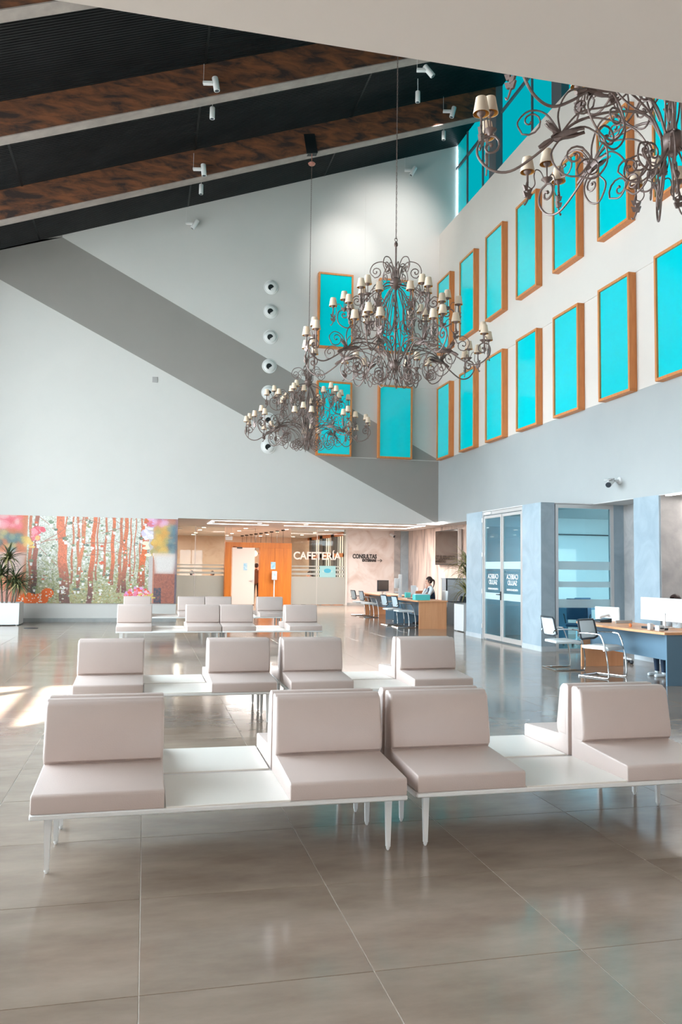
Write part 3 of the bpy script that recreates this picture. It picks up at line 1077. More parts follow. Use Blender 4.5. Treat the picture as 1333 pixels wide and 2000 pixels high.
def upper_arm():
    m, lamps = MB(), []
    stroke(m, [(.09, 1.4), (.3, 1.34), (.52, 1.15), (.6, .9), (.68, .72), (.84, .66), (.98, .76), (.98, .93), (.88, .98)], .0105, end=((.88, .89), 1.1, 1), n=7)
    stroke(m, [(.1, 1.36), (.4, 1.22), (.58, .92), (.56, .58), (.42, .34), (.24, .22), (.14, .34)], .0085, .0, .08, ((.24, .36), 1.2, -1))
    stroke(m, [(.09, 1.3), (.2, 1.1), (.32, .86), (.3, .62), (.16, .56)], .008, .0, -.08, ((.17, .68), 1.3, -1))
    stroke(m, [(.07, 1.5), (.1, 1.68), (.22, 1.8), (.38, 1.76), (.44, 1.62), (.36, 1.52)], .0085, 0, .03, ((.34, 1.62), 1.3, -1))
    stroke(m, [(.06, 1.52), (.06, 1.7), (.13, 1.76), (.18, 1.66)], .008, 0, -.06, ((.13, 1.66), 1.2, -1))
    stroke(m, [(.6, .9), (.74, .98), (.76, 1.12), (.66, 1.2), (.56, 1.1)], .008, 0, .08, ((.65, 1.1), 1.2, 1))
    stroke(m, [(.62, .8), (.5, .7), (.5, .52), (.62, .46), (.7, .54)], .008, 0, -.08, ((.61, .55), 1.2, 1))
    stroke(m, [(.12, .16), (.24, .5), (.2, .9), (.1, 1.28)], .008, .03, .05)
    acanthus(m, (.62, 0, .82), (.1, 0, 1), .17, .05)
    cluster(m, (.88, 0, .99), lamps, .19, (0, 120, 240))
    return m.mesh('arm', 'iron'), lamps


la_me, la_l = lower_arm()
ua_me, ua_l = upper_arm()
m = MB()
m.lathe([(.030, 0.0), (.068, .012), (.0705, .0), (.0475, .145), (.045, .145)], (0, 0, 0), 16, 0)
shade_me = None
m = MB()
m.lathe([(.072, 0), (.047, .145)], (0, 0, 0), 18, 0)
m.lathe([(.045, .143), (.069, .002)], (0, 0, 0), 18, 1)
m.f = [f for f in m.f if len(f) <= 4]
m.mi = [0] * 18 + [1] * 18
m.sm = [True] * 36
m.add([(.072 * math.cos(2 * PI * k / 18), .072 * math.sin(2 * PI * k / 18), 0) for k in range(18)] + [(.069 * math.cos(2 * PI * k / 18), .069 * math.sin(2 * PI * k / 18), .002) for k in range(18)],
      [(k, (k + 1) % 18, 18 + (k + 1) % 18, 18 + k) for k in range(18)], 0)
m.add([(.047 * math.cos(2 * PI * k / 18), .047 * math.sin(2 * PI * k / 18), .145) for k in range(18)], [tuple(range(18))], 0)
m.lathe([(.01, .0), (.012, .05), (.018, .075), (.010, .11)], (0, 0, 0), 8, 1)
shade_me = m.mesh('lamp_shade', ['shade', 'shade_glow'])

chain_links = {}


def chandelier(loc, ztop, label, rot):
    t = thing('chandelier', label, 'chandelier', loc, rot, 'wrought iron chandeliers')
    m = MB()
    m.tube([(0, 0, -.02), (0, 0, 1.45)], .02, 8)
    m.tube([(0, 0, 1.45), (0, 0, 2.12)], .016, 8)
    m.lathe([(.012, 0), (.034, .03), (.03, .07), (.012, .1)], (0, 0, 2.06), 10)
    m.tube([(0.028 * math.cos(a), 0, 2.19 + .03 * math.sin(a)) for a in [2 * PI * k / 10 for k in range(10)]], .006, 5, closed=True)
    m.build('stem', 'iron', t)
    for z, r in ((0, .10), (1.43, .105)):
        MB().sphere((0, 0, z), r, 16).lathe([(.02, -.13), (.035, -.11), (.02, -.08)], (0, 0, z), 10).build('hub', 'iron', t)
    MB().sphere((0, 0, .72), .045, 12).build('knop', 'iron', t)
    m = MB()
    stroke(m, [(.0, -.1), (.0, -.22), (.03, -.3), (.06, -.26)], .012, end=((.035, -.26), 1, 1))
    m.build('finial', 'iron', t)
    for k in range(8):
        a = put('arm', la_me, t, rot=(0, 0, R(45 * k)))
        for p in la_l:
            put('lamp_shade', shade_me, a, p)
    for k in range(6):
        a = put('arm', ua_me, t, rot=(0, 0, R(60 * k + 30)))
        for p in ua_l:
            put('lamp_shade', shade_me, a, p)
    # chain of links up to the canopy
    h = ztop - loc[2]
    m = MB()
    z = 2.20
    i = 0
    while z < h - .30:
        pts = [(.011 * math.cos(a), 0, .034 + .036 * math.sin(a)) for a in [2 * PI * q / 8 for q in range(8)]]
        if i % 2:
            pts = [(0, p[0], p[2]) for p in pts]
        m.tube([(p[0], p[1], p[2] + z) for p in pts], .0035, 4, closed=True)
        z += .056
        i += 1
    # cable threaded through the chain
    m.tube([(.006, .006, 2.2), (.006, -.006, h - .28)], .003, 4)
    c = m.build('chain', 'iron', t)
    c['kind'] = 'stuff'
    m = MB()
    m.lathe([(.02, 0), (.08, .015), (.1, .05), (.06, .085), (.012, .1)], (0, 0, h - .34), 16)
    m.tube([(0, 0, h - .26), (0, 0, h - .02)], .01, 6)
    m.build('canopy', 'copper', t)
    m = MB()
    m.box(-.15, .15, -.015, -.008, -.04, .48)
    m.box(-.15, .15, -.01, .18, -.03, -.02)
    t2 = m.build('mounting_plate', 'black', t)
    t2.rotation_euler = (0, R(-10), -rot)
    t2.location = (0, 0, h + .03)
    return t


def chz(x, y):
    return 11.09 + .355 * x


chandelier((3.96, 20.55, 4.93), chz(3.96, 0), 'farthest brown scrolled iron chandelier, hanging in front of the round wall vents', R(30))
chandelier((4.03, 13.15, 5.04), chz(4.03, 0), 'middle brown scrolled iron chandelier with cream shades, hanging before the turquoise windows', R(12))
chandelier((4.15, 5.75, 5.15), chz(4.15, 0), 'nearest brown scrolled iron chandelier, cut by the beige ceiling and the right edge', R(15))
# ================================================================== wall fittings
# seven round jet air vents in a column
m = MB()
m.lathe([(.0, .0), (.215, .0), (.224, .008), (.215, .018), (.185, .022), (.18, .04), (.15, .066), (.11, .08), (.085, .082)], n=28)
v0 = m.mesh('vent_ring', 'white_metal')
m = MB()
m.lathe([(.09, .078), (.086, .086), (0, .086)], (-.02, -.022, 0), n=24)  # flat black disc standing in for the shaded inside of the hole
v1 = m.mesh('vent_hole_disc', 'black')
ords = ['topmost', 'second from the top', 'third from the top', 'fourth from the top', 'fifth from the top', 'sixth from the top', 'lowest']
for i, (x, z) in enumerate(((3.443, 9.99), (3.441, 9.254), (3.45, 8.473), (3.435, 7.584), (3.43, 6.777), (3.44, 5.961), (3.45, 5.163))):
    v = thing('air_vent', 'white round air vent with a dark centre, %s of seven' % ords[i], 'vent', (x, YB, z), 0, 'round air vents on the white wall')
    v.rotation_euler = (R(90), 0, 0)
    put('vent_ring', v0, v)
    n_ = put('vent_hole_disc', v1, v)
    n_.rotation_euler = (R(4), R(3), 0)
# small square plate
p = tag(MB().bbox(.04, .19, YB - .02, YB, 6.87, 7.03, r=.004, seg=1).build('wall_plate', mat('grey_plate', (176, 172, 170), .4)), 'small square grey plate on the white wall under the grey band', 'plate')

# track spotlights
def spot_cyl():
    m = MB()
    m.lathe([(.052, -.13), (.056, -.12), (.056, .12), (.05, .13)], n=16)
    m.lathe([(.04, -.131), (.04, -.128), (.0, -.12)], n=14, mi=1)
    return m.mesh('lamp_head', ['white_metal', 'dark_plastic'])
sp_head = spot_cyl()
sp_arm = MB().bbox(-.22, .0, -.045, .045, -.03, .03, r=.006, seg=1).mesh('bracket', 'white_metal')
sp_rod = MB().tube([(-.21, 0, 0), (-.21, 0, .42)], .004, 5).mesh('rod', 'white_metal')
SP = [((1.10, 16.72), 11.69, 'white spotlight hung at the left part of the second roof beam', 0, 10),
      ((1.10, 20.42), 11.62, 'white spotlight hung at the left part of the beam nearest the wall', 0, 6),
      ((1.08, 23.85), 11.63, 'white spotlight against the back wall left of the chandeliers', 0, -32),
      ((7.80, 23.85), 14.1, 'white spotlight against the back wall near the turquoise corner glass', 0, -28),
      ((7.80, 20.42), 14.12, 'white spotlight on the wall-side beam near the turquoise clerestory', 0, -14),
      ((5.80, 16.72), 12.72, 'white angular spotlight just under the edge of the beige ceiling', 0, 40)]
for (x, y), z, lab, rz, tilt in SP:
    s = thing('spotlight', lab, 'spotlight', (x, y, z), R(-13), 'white track spotlights')
    put('bracket', sp_arm, s)
    put('rod', sp_rod, s)
    put('lamp_head', sp_head, s, (.05, 0, -.02), (0, R(-tilt), 0), (1.15, 1.15, 1.15))
for (x, y, z, lab) in ((1.14, 17.5, 11.42, 'small white lamp peeking below the second roof beam, left part'), (1.14, 21.2, 11.40, 'small white lamp peeking below the wall-side beam, left part'),
                       (7.88, 21.2, 13.80, 'small white lamp peeking below the wall-side beam, right part'), (5.86, 17.5, 12.5, 'small white lamp peeking below the second beam near the beige ceiling')):
    s = thing('spotlight', lab, 'spotlight', (x, y, z), 0, 'white track spotlights')
    put('lamp_head', sp_head, s, (0, 0, .06))
    MB().tube([(0, 0, .15), (0, 0, .5)], .008, 5).build('rod', 'white_metal', s)

def camera_unit(loc, rz, lab, flip=1):
    t = thing('security_camera', lab, 'camera', loc, rz)
    MB().lathe([(.0, .0), (.075, .0), (.07, .03), (.0, .04)], n=16, mtx=Matrix.Rotation(R(-90), 4, 'Y')).build('mount', 'plastic', t)
    MB().tube(crv([(-.03, 0, 0), (-.08, 0, -.01), (-.12, .0, -.0)], 3), .022, 8).build('bracket', 'plastic', t)
    a = MB()
    a.lathe([(.05, -.02), (.056, .0), (.056, .2), (.05, .21)], n=14, mtx=Matrix.Rotation(R(105), 4, 'X'))
    a.bbox(-.062, .062, -.27, .0, .035, .05, r=.006, seg=1)
    b = a.build('housing', 'plastic', t)
    b.location = (-.13, .08, 0)
    b.rotation_euler = (R(10), 0, R(-50))
    l = MB().lathe([(.052, .205), (.052, .235), (.0, .237)], n=14, mtx=Matrix.Rotation(R(105), 4, 'X')).build('lens', 'dark_plastic', b)
    return t
camera_unit((XR, 13.95, 3.33), 0, 'white bullet security camera on the grey wall above the glass office')
camera_unit((10.5, 34.58, 3.08), R(90), 'small white security camera high on the mottled sign wall')

# television on the marble wall
t = thing('television', 'large switched-off television hanging on the veined marble wall', 'television', (11.285, 29.45, 2.42))
MB().bbox(-.16, -.11, -1.2, 1.2, -.66, .66, r=.008, seg=1).build('housing', 'black', t)
MB().box(-.165, -.16, -1.17, 1.17, -.62, .63).build('screen', 'screen', t)
MB().box(-.11, 0, -.3, .3, -.25, .25).build('wall_bracket', 'dark_plastic', t)
MB().box(-.16, -.02, -1.23, -1.2, -.66, .66).build('side_trim', 'steel', t)

# ================================================================== desks
def tabletop(y0, y1, x0, x1, bulge):
    """desk top seen in plan, visitor edge (low x) gently bowed"""
    pts = [(x1, y0), (x1, y1)]
    for i in range(9):
        t = i / 8
        pts.append((x0 - bulge * math.sin(PI * t) , y1 + (y0 - y1) * t))
    return pts


def desk(loc, L, near_wood, label):
    """runs along +y from loc; visitors sit at low x"""
    t = thing('reception_desk', label, 'desk', loc, 0, 'reception desks')
    MB().prism(tabletop(-.04, L + .04, 0, .86, .10), 'z', .715, .752, r=.003, seg=1).build('desk_top', 'desk_wood', t)
    ws, bs = (0, L) if near_wood else (L, 0)
    a = MB()
    yy = (0, .03) if near_wood else (L - .03, L)
    a.box(.06, .84, yy[0], yy[1], 0, .714)
    a.build('end_panel', 'desk_wood', t)
    yy = (L - .03, L) if near_wood else (0, .03)
    MB().box(.06, .84, yy[0], yy[1], 0, .714).build('end_panel', 'desk_blue', t)
    MB().box(.22, .24, .03, L - .03, .33, .713).build('modesty_panel', 'desk_blue', t)
    return t
desk((7.06, 20.85, 0), 2.3, True, 'beech and blue-grey desk with the turquoise box, worker seated behind it')
desk((7.36, 24.95, 0), 2.6, False, 'farthest beech and blue-grey desk, two visitor chairs, before the mottled wall')
desk((7.12, 10.26, 0), 2.35, False, 'beech and blue-grey desk at the right edge with the big white monitor')
# block legs of the far desks turned to the aisle
d0 = bpy.data.objects

# ================================================================== visitor chairs (cantilever)
def visitor_chair():
    t = bpy.data.objects.new('visitor_chair', None)
    COL.objects.link(t)
    # faces +x; origin on floor centre
    r = .0125
    for s in (-1, 1):
        y = s * .26
        P = [(-.22, y * .96, .012), (.1, y * .96, .012), (.24, y * .96, .013), (.275, y * .96, .045), (.265, y, .25), (.225, y, .46), (.16, y, .625), (.10, y, .655), (-.1, y, .66), (-.20, y * .98, .655)]
        MB().tube(crv(P, 5), r, 8).build('side_frame', 'chrome', t)
    MB().tube([(-.22, -.25, .012), (-.22, .25, .012)], r, 8).build('floor_bar', 'chrome', t)
    MB().tube([(.2, -.25, .42), (.2, .25, .42)], r, 8).build('seat_bar', 'chrome', t)
    # seat cushion, waterfall front
    bm = bmesh.new()
    P = [(-.20, .435), (-.15, .425), (.15, .425), (.235, .41), (.255, .43), (.235, .465), (.15, .485), (-.14, .475), (-.2, .47)]
    A = [bm.verts.new((u, -.225, v)) for u, v in P]
    B = [bm.verts.new((u, .225, v)) for u, v in P]
    bm.faces.new(A)
    bm.faces.new(B[::-1])
    for i in range(len(P)):
        j = (i + 1) % len(P)
        bm.faces.new((A[i], B[i], B[j], A[j]))
    bmesh.ops.recalc_face_normals(bm, faces=bm.faces[:])
    bmesh.ops.bevel(bm, geom=[e for e in bm.edges if abs(e.verts[0].co.y - e.verts[1].co.y) < 1e-6], offset=.02, segments=3, affect='EDGES', clamp_overlap=True)
    MB().bm(bm, 0, True).build('seat', 'seat_white', t)
    # curved backrest: dark frame loop + pale mesh
    def bp(u, v):          # u -1..1 across, v 0..1 up
        y = u * (.232 - .012 * v)
        x = -.245 - .06 * v + .05 * (1 - u * u) * -1 + .05
        z = .555 + .29 * v
        return Vector((x, y, z))
    loop = [bp(u, 0) for u in (-.7, -.3, .3, .7)] + [bp(1, .1)] + [bp(1, v) for v in (.3, .6, .9)] + [bp(.93, 1)] + [bp(u, 1) for u in (.5, 0, -.5)] + [bp(-.93, 1)] + [bp(-1, v) for v in (.9, .6, .3, .1)]
    MB().tube(loop, .016, 7, closed=True).build('back_frame', 'dark_plastic', t)
    v = []
    K, H = 9, 6
    for j in range(H):
        for i in range(K):
            v.append(bp(-.97 + 1.94 * i / (K - 1), .02 + .96 * j / (H - 1)))
    f = [(j * K + i, j * K + i + 1, (j + 1) * K + i + 1, (j + 1) * K + i) for j in range(H - 1) for i in range(K - 1)]
    n = len(v)
    v2 = [p + Vector((-.006, 0, 0)) for p in v]
    mm = MB()
    mm.add(v, f, 0, True)
    mm.add(v2, [q[::-1] for q in f], 0, True)
    mm.build('backrest', 'mesh', t)
    for s in (-1, 1):
        MB().tube([(-.19, s * .25, .655), (-.245, s * .225, .63), (-.25, s * .215, .60)], .011, 6).build('back_joint', 'chrome', t)
    return t
vc = visitor_chair()
G = 'chrome cantilever visitor chairs'
VC = [((6.80, 11.35), -62, 'white mesh-backed cantilever chair nearest the camera, before the right desk'),
      ((6.66, 12.3), -2, 'white mesh-backed cantilever chair beside the pillar, seen from the side'),
      ((6.86, 21.45), 2, 'white cantilever chair close to the turquoise box desk, nearer of its two'),
      ((6.82, 22.35), 4, 'white cantilever chair at the turquoise box desk, farther of its two'),
      ((7.10, 25.9), 2, 'white cantilever chair at the farthest desk, nearer of its two'),
      ((7.08, 26.9), 4, 'white cantilever chair at the farthest desk, farther of its two')]
for i, ((x, y), a, lab) in enumerate(VC):
    c = vc if i == 0 else copy_tree(vc)
    c.location = (x, y, 0)
    c.rotation_euler = (0, 0, R(a))
    tag(c, lab, 'chair', G)


def office_chair(loc, rz, label, white=True, feet=True):
    """swivel chair on castors, faces -x before rotation"""
    t = thing('office_chair', label, 'chair', loc, rz)
    m = MB()
    for k in range(5):
        a = 2 * PI * k / 5 + .3
        m.tube([(0, 0, .10), (.29 * math.cos(a), .29 * math.sin(a), .075)], .022, 6, taper=lambda q: 1.2 - .4 * q)
    m.build('base', 'plastic', t)
    for k in range(5):
        a = 2 * PI * k / 5 + .3
        c = Vector((.29 * math.cos(a), .29 * math.sin(a), .032))
        MB().lathe([(.0, -.02), (.03, -.02), (.032, -.01), (.032, .01), (.03, .02), (.0, .02)], n=12, mtx=Matrix.Rotation(R(90), 4, 'X') ).build('castor', 'dark_plastic', t).location = c
    MB().tube([(0, 0, .1), (0, 0, .42)], .03, 8).build('gas_lift', 'steel', t)
    MB().bbox(-.24, .23, -.24, .24, .38, .445, r=.03, seg=3).build('seat', 'seat_white' if white else 'blue_dark', t)
    MB().bbox(.22, .255, -.23, .23, .53, 1.0, r=.016, seg=3).build('backrest', 'seat_white' if white else 'blue_dark', t).rotation_euler = (0, R(4), 0)
    m = MB()
    m.tube([(.1, 0, .42), (.27, 0, .44), (.29, 0, .6)], .018, 6)
    m.build('spine', 'dark_plastic', t)
    for s in (-1, 1):
        m = MB()
        m.tube([(.05, s * .24, .44), (.05, s * .28, .64), (-.14, s * .28, .65)], .015, 6)
        m.build('armrest', 'dark_plastic', t)
    return t
office_chair((8.06, 22.2, 0), 0, 'swivel chair of the worker at the turquoise box desk')
office_chair((8.2, 11.2, 0), R(6), 'swivel chair behind the right desk, castors showing under it')
office_chair((8.12, 13.05, 0), R(-150), 'empty white swivel chair behind the far end of the right desk')
office_chair((8.55, 26.3, 0), 0, 'empty swivel chair behind the farthest desk')

# ---- things on the desks
def monitor(loc, rz, w, h, label, bm_='plastic'):
    t = thing('monitor', label, 'monitor', loc, rz)
    MB().bbox(-.02, .02, -w / 2, w / 2, .1, .1 + h, r=.006, seg=1).build('housing', bm_, t)
    MB().box(.02, .022, -w / 2 + .012, w / 2 - .012, .16, .1 + h - .012).build('screen', 'screen', t)
    MB().bbox(-.035, -.012, -.03, .03, .0, .22, r=.005, seg=1).build('stand', 'steel', t)
    MB().bbox(-.09, .08, -.11, .11, 0, .012, r=.004, seg=1).build('foot', 'steel', t)
    return t
DT = .752
mo = monitor((7.72, 11.05, DT - .03), R(4), 1.12, .35, 'big white back of a monitor on the right desk')
MB().bbox(-.023, -.019, -.56, .56, .10, .205, r=.002, seg=1).build('chin', 'plastic', mo)
mo.location.z = DT
monitor((7.55, 25.75, DT), R(-62), .5, .36, 'black monitor seen edge-on on the farthest desk', 'dark_plastic')
m = MB()
kb = thing('sanitizer_stand', 'white tall hand sanitizer dispenser stand by the farthest desk', 'dispenser', (7.55, 23.9, 0))
MB().bbox(-.05, .05, -.04, .04, .02, 1.42, r=.012, seg=2).build('column', 'plastic', kb)
MB().bbox(-.18, -.05, -.05, .05, 1.0, 1.3, r=.015, seg=2).build('dispenser', 'plastic', kb)
MB().bbox(-.16, -.05, -.04, .04, .86, .90, r=.01, seg=2).build('drip_tray', 'plastic', kb)
MB().bbox(-.18, .18, -.18, .18, 0, .02, r=.006, seg=1).build('foot', 'plastic', kb)
t = thing('box', 'turquoise open card box on the near end of the middle desk', 'box', (7.1, 21.1, DT))
MB().bbox(0, .42, 0, .26, 0, .145, r=.004, seg=1).build('tray', 'teal_pl', t)
MB().bbox(.02, .40, .03, .23, .145, .17, r=.004, seg=1).build('papers', 'shirt', t)
tag(MB().bbox(7.42, 7.58, 22.95, 23.06, DT, DT + .15, r=.006, seg=1).build('pencil_box', 'teal_pl'), 'small turquoise holder at the far end of the middle desk', 'box')
t = thing('file_box', 'brown card box with papers behind the turquoise holder', 'box', (7.62, 22.7, DT))
MB().prism([(0, 0), (.38, 0), (.42, .22), (.04, .2)], 'y', 0, .14, r=.003, seg=1).build('tray', 'brown_card', t)
MB().bbox(-.1, .06, .04, .06, .1, .36, r=.003, seg=1).build('paper', 'shirt', t)
t = thing('keyboard', 'black keyboard in front of the seated worker', 'keyboard', (7.2, 21.7, DT))
MB().bbox(0, .16, 0, .42, 0, .025, r=.005, seg=1).build('case', 'dark_plastic', t)
tag(MB().lathe([(.028, 0), (.034, .09), (.03, .09), (.026, .01)], (7.5, 25.3, DT), 12).build('paper_cup', 'plastic'), 'small white paper cup on the farthest desk', 'cup')
t = thing('telephone', 'black desk telephone on the far end of the right desk', 'telephone', (7.33, 12.25, DT))
MB().prism([(0, 0), (.22, 0), (.22, .07), (0, .03)], 'y', 0, .24, r=.006, seg=1).build('base', 'dark_plastic', t)
MB().tube(crv([(.02, .04, .06), (.03, .04, .09), (.17, .04, .12), (.2, .04, .09)], 4), .02, 8).build('handset', 'plastic', t)
t = thing('folder', 'thin pale folder leaning by the telephone on the right desk', 'folder', (7.5, 12.05, DT))
MB().bbox(0, .3, 0, .02, 0, .05, r=.003, seg=1).build('cover', 'skirt', t)
t = thing('stapler', 'orange and black clips heap before the white monitor', 'stationery', (7.25, 11.35, DT))
for k in range(5):
    MB().sphere((.02 * k, .035 * k - .1, .025), .028, 8, sc=(.7, .8, 1)).build('clip', 'orange' if k < 4 else 'dark_plastic', t)
t = thing('keyboard', 'dark keyboard under the white monitor on the right desk', 'keyboard', (7.3, 10.6, DT))
MB().bbox(0, .15, 0, .45, 0, .03, r=.005, seg=1).build('case', 'dark_plastic', t)
t = thing('card_holder', 'clear grey card holder on the near edge of the right desk', 'holder', (7.16, 10.62, DT))
MB().bbox(0, .06, 0, .07, 0, .10, r=.004, seg=1).build('body', 'steel', t)
t = thing('card_reader', 'white card reader at the near edge of the right desk', 'reader', (7.18, 10.44, DT))
MB().bbox(0, .1, 0, .1, 0, .08, r=.01, seg=2).build('body', 'plastic', t)
MB().bbox(.02, .08, -.01, 0, .03, .05, r=.002, seg=1).build('slot', 'dark_plastic', t)

# ---- furniture behind the middle desk
t = thing('shelf_unit', 'pale open shelf unit behind the seated worker', 'shelf', (8.55, 22.6, 0))
m = MB()
m.box(0, 1.5, 0, .03, .0, 1.32)
m.box(-.02, 1.52, 0, .42, 1.3, 1.34)
m.box(0, .03, 0, .4, 0, 1.3)
m.box(1.47, 1.5, 0, .4, 0, 1.3)
m.box(.85, .88, 0, .4, 0, 1.3)
m.build('body', 'skirt_l', t)
MB().box(.88, 1.47, -.05, .4, .95, .99).build('shelf', 'plastic', t)
t = thing('printer', 'dark office printer with paper trays below the shelf', 'printer', (9.35, 21.6, 0))
MB().bbox(0, .6, 0, .55, .0, .55, r=.015, seg=2).build('paper_drawer', 'blue_dark', t)
MB().bbox(0, .6, 0, .55, .56, .92, r=.02, seg=2).build('body', 'dark_plastic', t)
MB().bbox(.05, .55, .05, .5, .92, 1.0, r=.01, seg=2).build('scanner_lid', 'dark_plastic', t)
m = MB()
for z in (.2, .38, .6):
    m.box(.12, .48, -.012, 0, z, z + .02)
m.build('handle', 'steel', t)
t = thing('side_table', 'dark side desk right of the seated worker', 'desk', (8.1, 21.0, 0))
MB().bbox(0, .95, 0, .5, .70, .73, r=.004, seg=1).build('top', 'dark_plastic', t)
MB().box(.90, .94, 0, .5, 0, .70).build('side_panel', 'blue_dark', t)
t = thing('drawer_unit', 'pale grey drawer unit under the dark side desk', 'drawers', (8.35, 21.05, 0))
MB().bbox(0, .42, 0, .4, .06, .6, r=.005, seg=1).build('body', 'skirt', t)
for z in (.08, .26, .43):
    MB().bbox(.01, .41, -.015, 0, z, z + .16, r=.003, seg=1).build('drawer', 'skirt_l', t)
t = thing('telephone', 'black telephone on the dark side desk', 'telephone', (8.4, 21.2, .73))
MB().prism([(0, 0), (.24, 0), (.2, .12), (.05, .14)], 'y', 0, .22, r=.006, seg=1).build('base', 'dark_plastic', t)

# hand sanitizer by the orange door
t = thing('sanitizer_stand', 'white hand sanitizer dispenser on a thin pole before the orange doorway', 'dispenser', (5.24, 34.0, 0))
MB().tube([(0, 0, .02), (0, 0, 1.15)], .03, 8).build('pole', 'plastic', t)
MB().bbox(-.11, .11, -.08, .06, 1.05, 1.42, r=.03, seg=3).build('dispenser', 'plastic', t)
MB().bbox(-.04, .04, -.085, -.078, 1.22, 1.34, r=.003, seg=1).build('logo_patch', 'print', t)
MB().bbox(-.16, .16, -.16, .16, 0, .02, r=.006, seg=1).build('foot', 'plastic', t)

# ================================================================== planters with palms
def leaf_mesh(L, w, droop, fold=.3):
    K = 8
    v = []
    for i in range(K):
        t = i / (K - 1)
        x = L * (t - .18 * t * t * droop)
        z = L * (.35 * t - droop * .75 * t * t)
        ww = w * math.sin(PI * min(1, .12 + t * .88)) ** .7 * (1 - .4 * t) + .001
        v += [(x, -ww, z + ww * fold), (x, 0, z), (x, ww, z + ww * fold)]
    f = []
    for i in range(K - 1):
        a = 3 * i
        f += [(a, a + 3, a + 4, a + 1), (a + 1, a + 4, a + 5, a + 2)]
    return MB().add(v, f, 0, True)


def palm(t, heads, n, L, w, mats_, droops, seed):
    rr = random.Random(seed)
    protos = [leaf_mesh(L * a, w, d).mesh('leaf', mt) for a, d, mt in zip((1, .85, 1.1, .7), droops, mats_)]
    for (hx, hy, hz, bx, by) in heads:
        MB().tube(crv([(bx, by, 0), (bx * .5 + hx * .5, by * .5 + hy * .5 + .03, hz * .5), (hx, hy, hz)], 4), .025, 7, taper=lambda q: 1.3 - .5 * q).build('stem', 'bark', t)
        for k in range(n):
            a = 2 * PI * (k * .382) + rr.uniform(-.2, .2)
            e = rr.uniform(-.3, 1.25)
            put('leaf', rr.choice(protos), t, (hx, hy, hz + rr.uniform(-.06, .04)), (rr.uniform(-.3, .3), -e, a))


def planter(name, label, loc, w, h, m_):
    t = thing(name, label, 'plant', loc)
    q = MB()
    q.bbox(-w / 2, w / 2, -w / 2, -w / 2 + .02, .02, h, r=.004, seg=1)
    q.bbox(-w / 2, w / 2, w / 2 - .02, w / 2, .02, h, r=.004, seg=1)
    q.bbox(-w / 2, -w / 2 + .02, -w / 2 + .02, w / 2 - .02, .02, h, r=.004, seg=1)
    q.bbox(w / 2 - .02, w / 2, -w / 2 + .02, w / 2 - .02, .02, h, r=.004, seg=1)
    q.box(-w / 2 + .02, w / 2 - .02, -w / 2 + .02, w / 2 - .02, .02, .05)
    for sx in (-1, 1):
        for sy in (-1, 1):
            q.lathe([(.02, 0), (.02, .022)], (sx * (w / 2 - .06), sy * (w / 2 - .06), 0), 8)
    q.build('planter', m_, t)
    MB().box(-w / 2 + .021, w / 2 - .021, -w / 2 + .021, w / 2 - .021, h - .07, h - .05).build('soil', 'soil', t)
    return t
t = planter('potted_palm', 'dark green palm in a square white planter at the left edge by the mural', (-3.53, 23.0, 0), .78, .58, 'plastic')
sub = [(-.25, 0, .95, -.1, 0), (.12, .02, 1.05, .1, 0), (-.05, .1, 1.55, 0, .05), (.25, -.1, .85, .12, -.05)]
sub = [(a, b, c - .53, d, e) for a, b, c, d, e in sub]
def shifted(heads, z):
    return [(a, b, c + z, d, e) for a, b, c, d, e in heads]
palm(t, [(-.15, 0, 1.25, -.05, 0), (.2, .0, 1.15, .08, 0), (.0, .1, 1.7, 0, .05), (.3, -.1, 1.0, .1, -.05)], 70, .58, .022, ('leaf', 'leaf', 'leaf', 'leaf_dry'), (.9, 1.2, .6, 1.3), 3)
t = planter('potted_palm', 'dry yellowish palm in a tall white planter by the blue pillar', (8.24, 20.0, 0), .66, .70, 'plastic')
palm(t, [(-.12, 0, 1.45, .0, 0), (-.1, .05, 1.0, .0, 0), (-.14, -.02, 1.75, 0, 0)], 64, .66, .016, ('leaf_dry', 'leaf_dry', 'leaf_dry', 'leaf'), (.9, 1.2, .6, 1.0), 5)
MB().bbox(-.35, .35, -.35, .35, .56, .72, r=.01, seg=1)

# small floor plate with a thin pole by the left planter
t = thing('barrier_post', 'thin grey post on a flat round foot in front of the left planter', 'post', (-2.72, 21.7, 0))
MB().lathe([(.17, 0), (.17, .008), (.0, .012)], n=20).build('foot', 'dark_plastic', t)

# office furniture seen through the glass
for (x, y, a, lab) in ((9.25, 16.4, 60, 'dark blue swivel chair behind the office glass, left one'), (9.9, 16.9, 100, 'dark blue swivel chair behind the office glass, farther one'),
                       (10.25, 16.1, 150, 'dark blue swivel chair behind the office glass, right one')):
    office_chair((x, y, 0), R(a), lab, False)
t = thing('office_desk', 'blue tinted desk inside the glass office', 'desk', (9.5, 17.3, 0))
MB().bbox(0, 1.8, 0, .8, .70, .735, r=.004, seg=1).build('top', 'desk_blue', t)
MB().box(0, .03, 0, .8, 0, .70).build('side_panel', 'desk_blue', t)
MB().box(1.77, 1.8, 0, .8, 0, .70).build('side_panel', 'desk_blue', t)

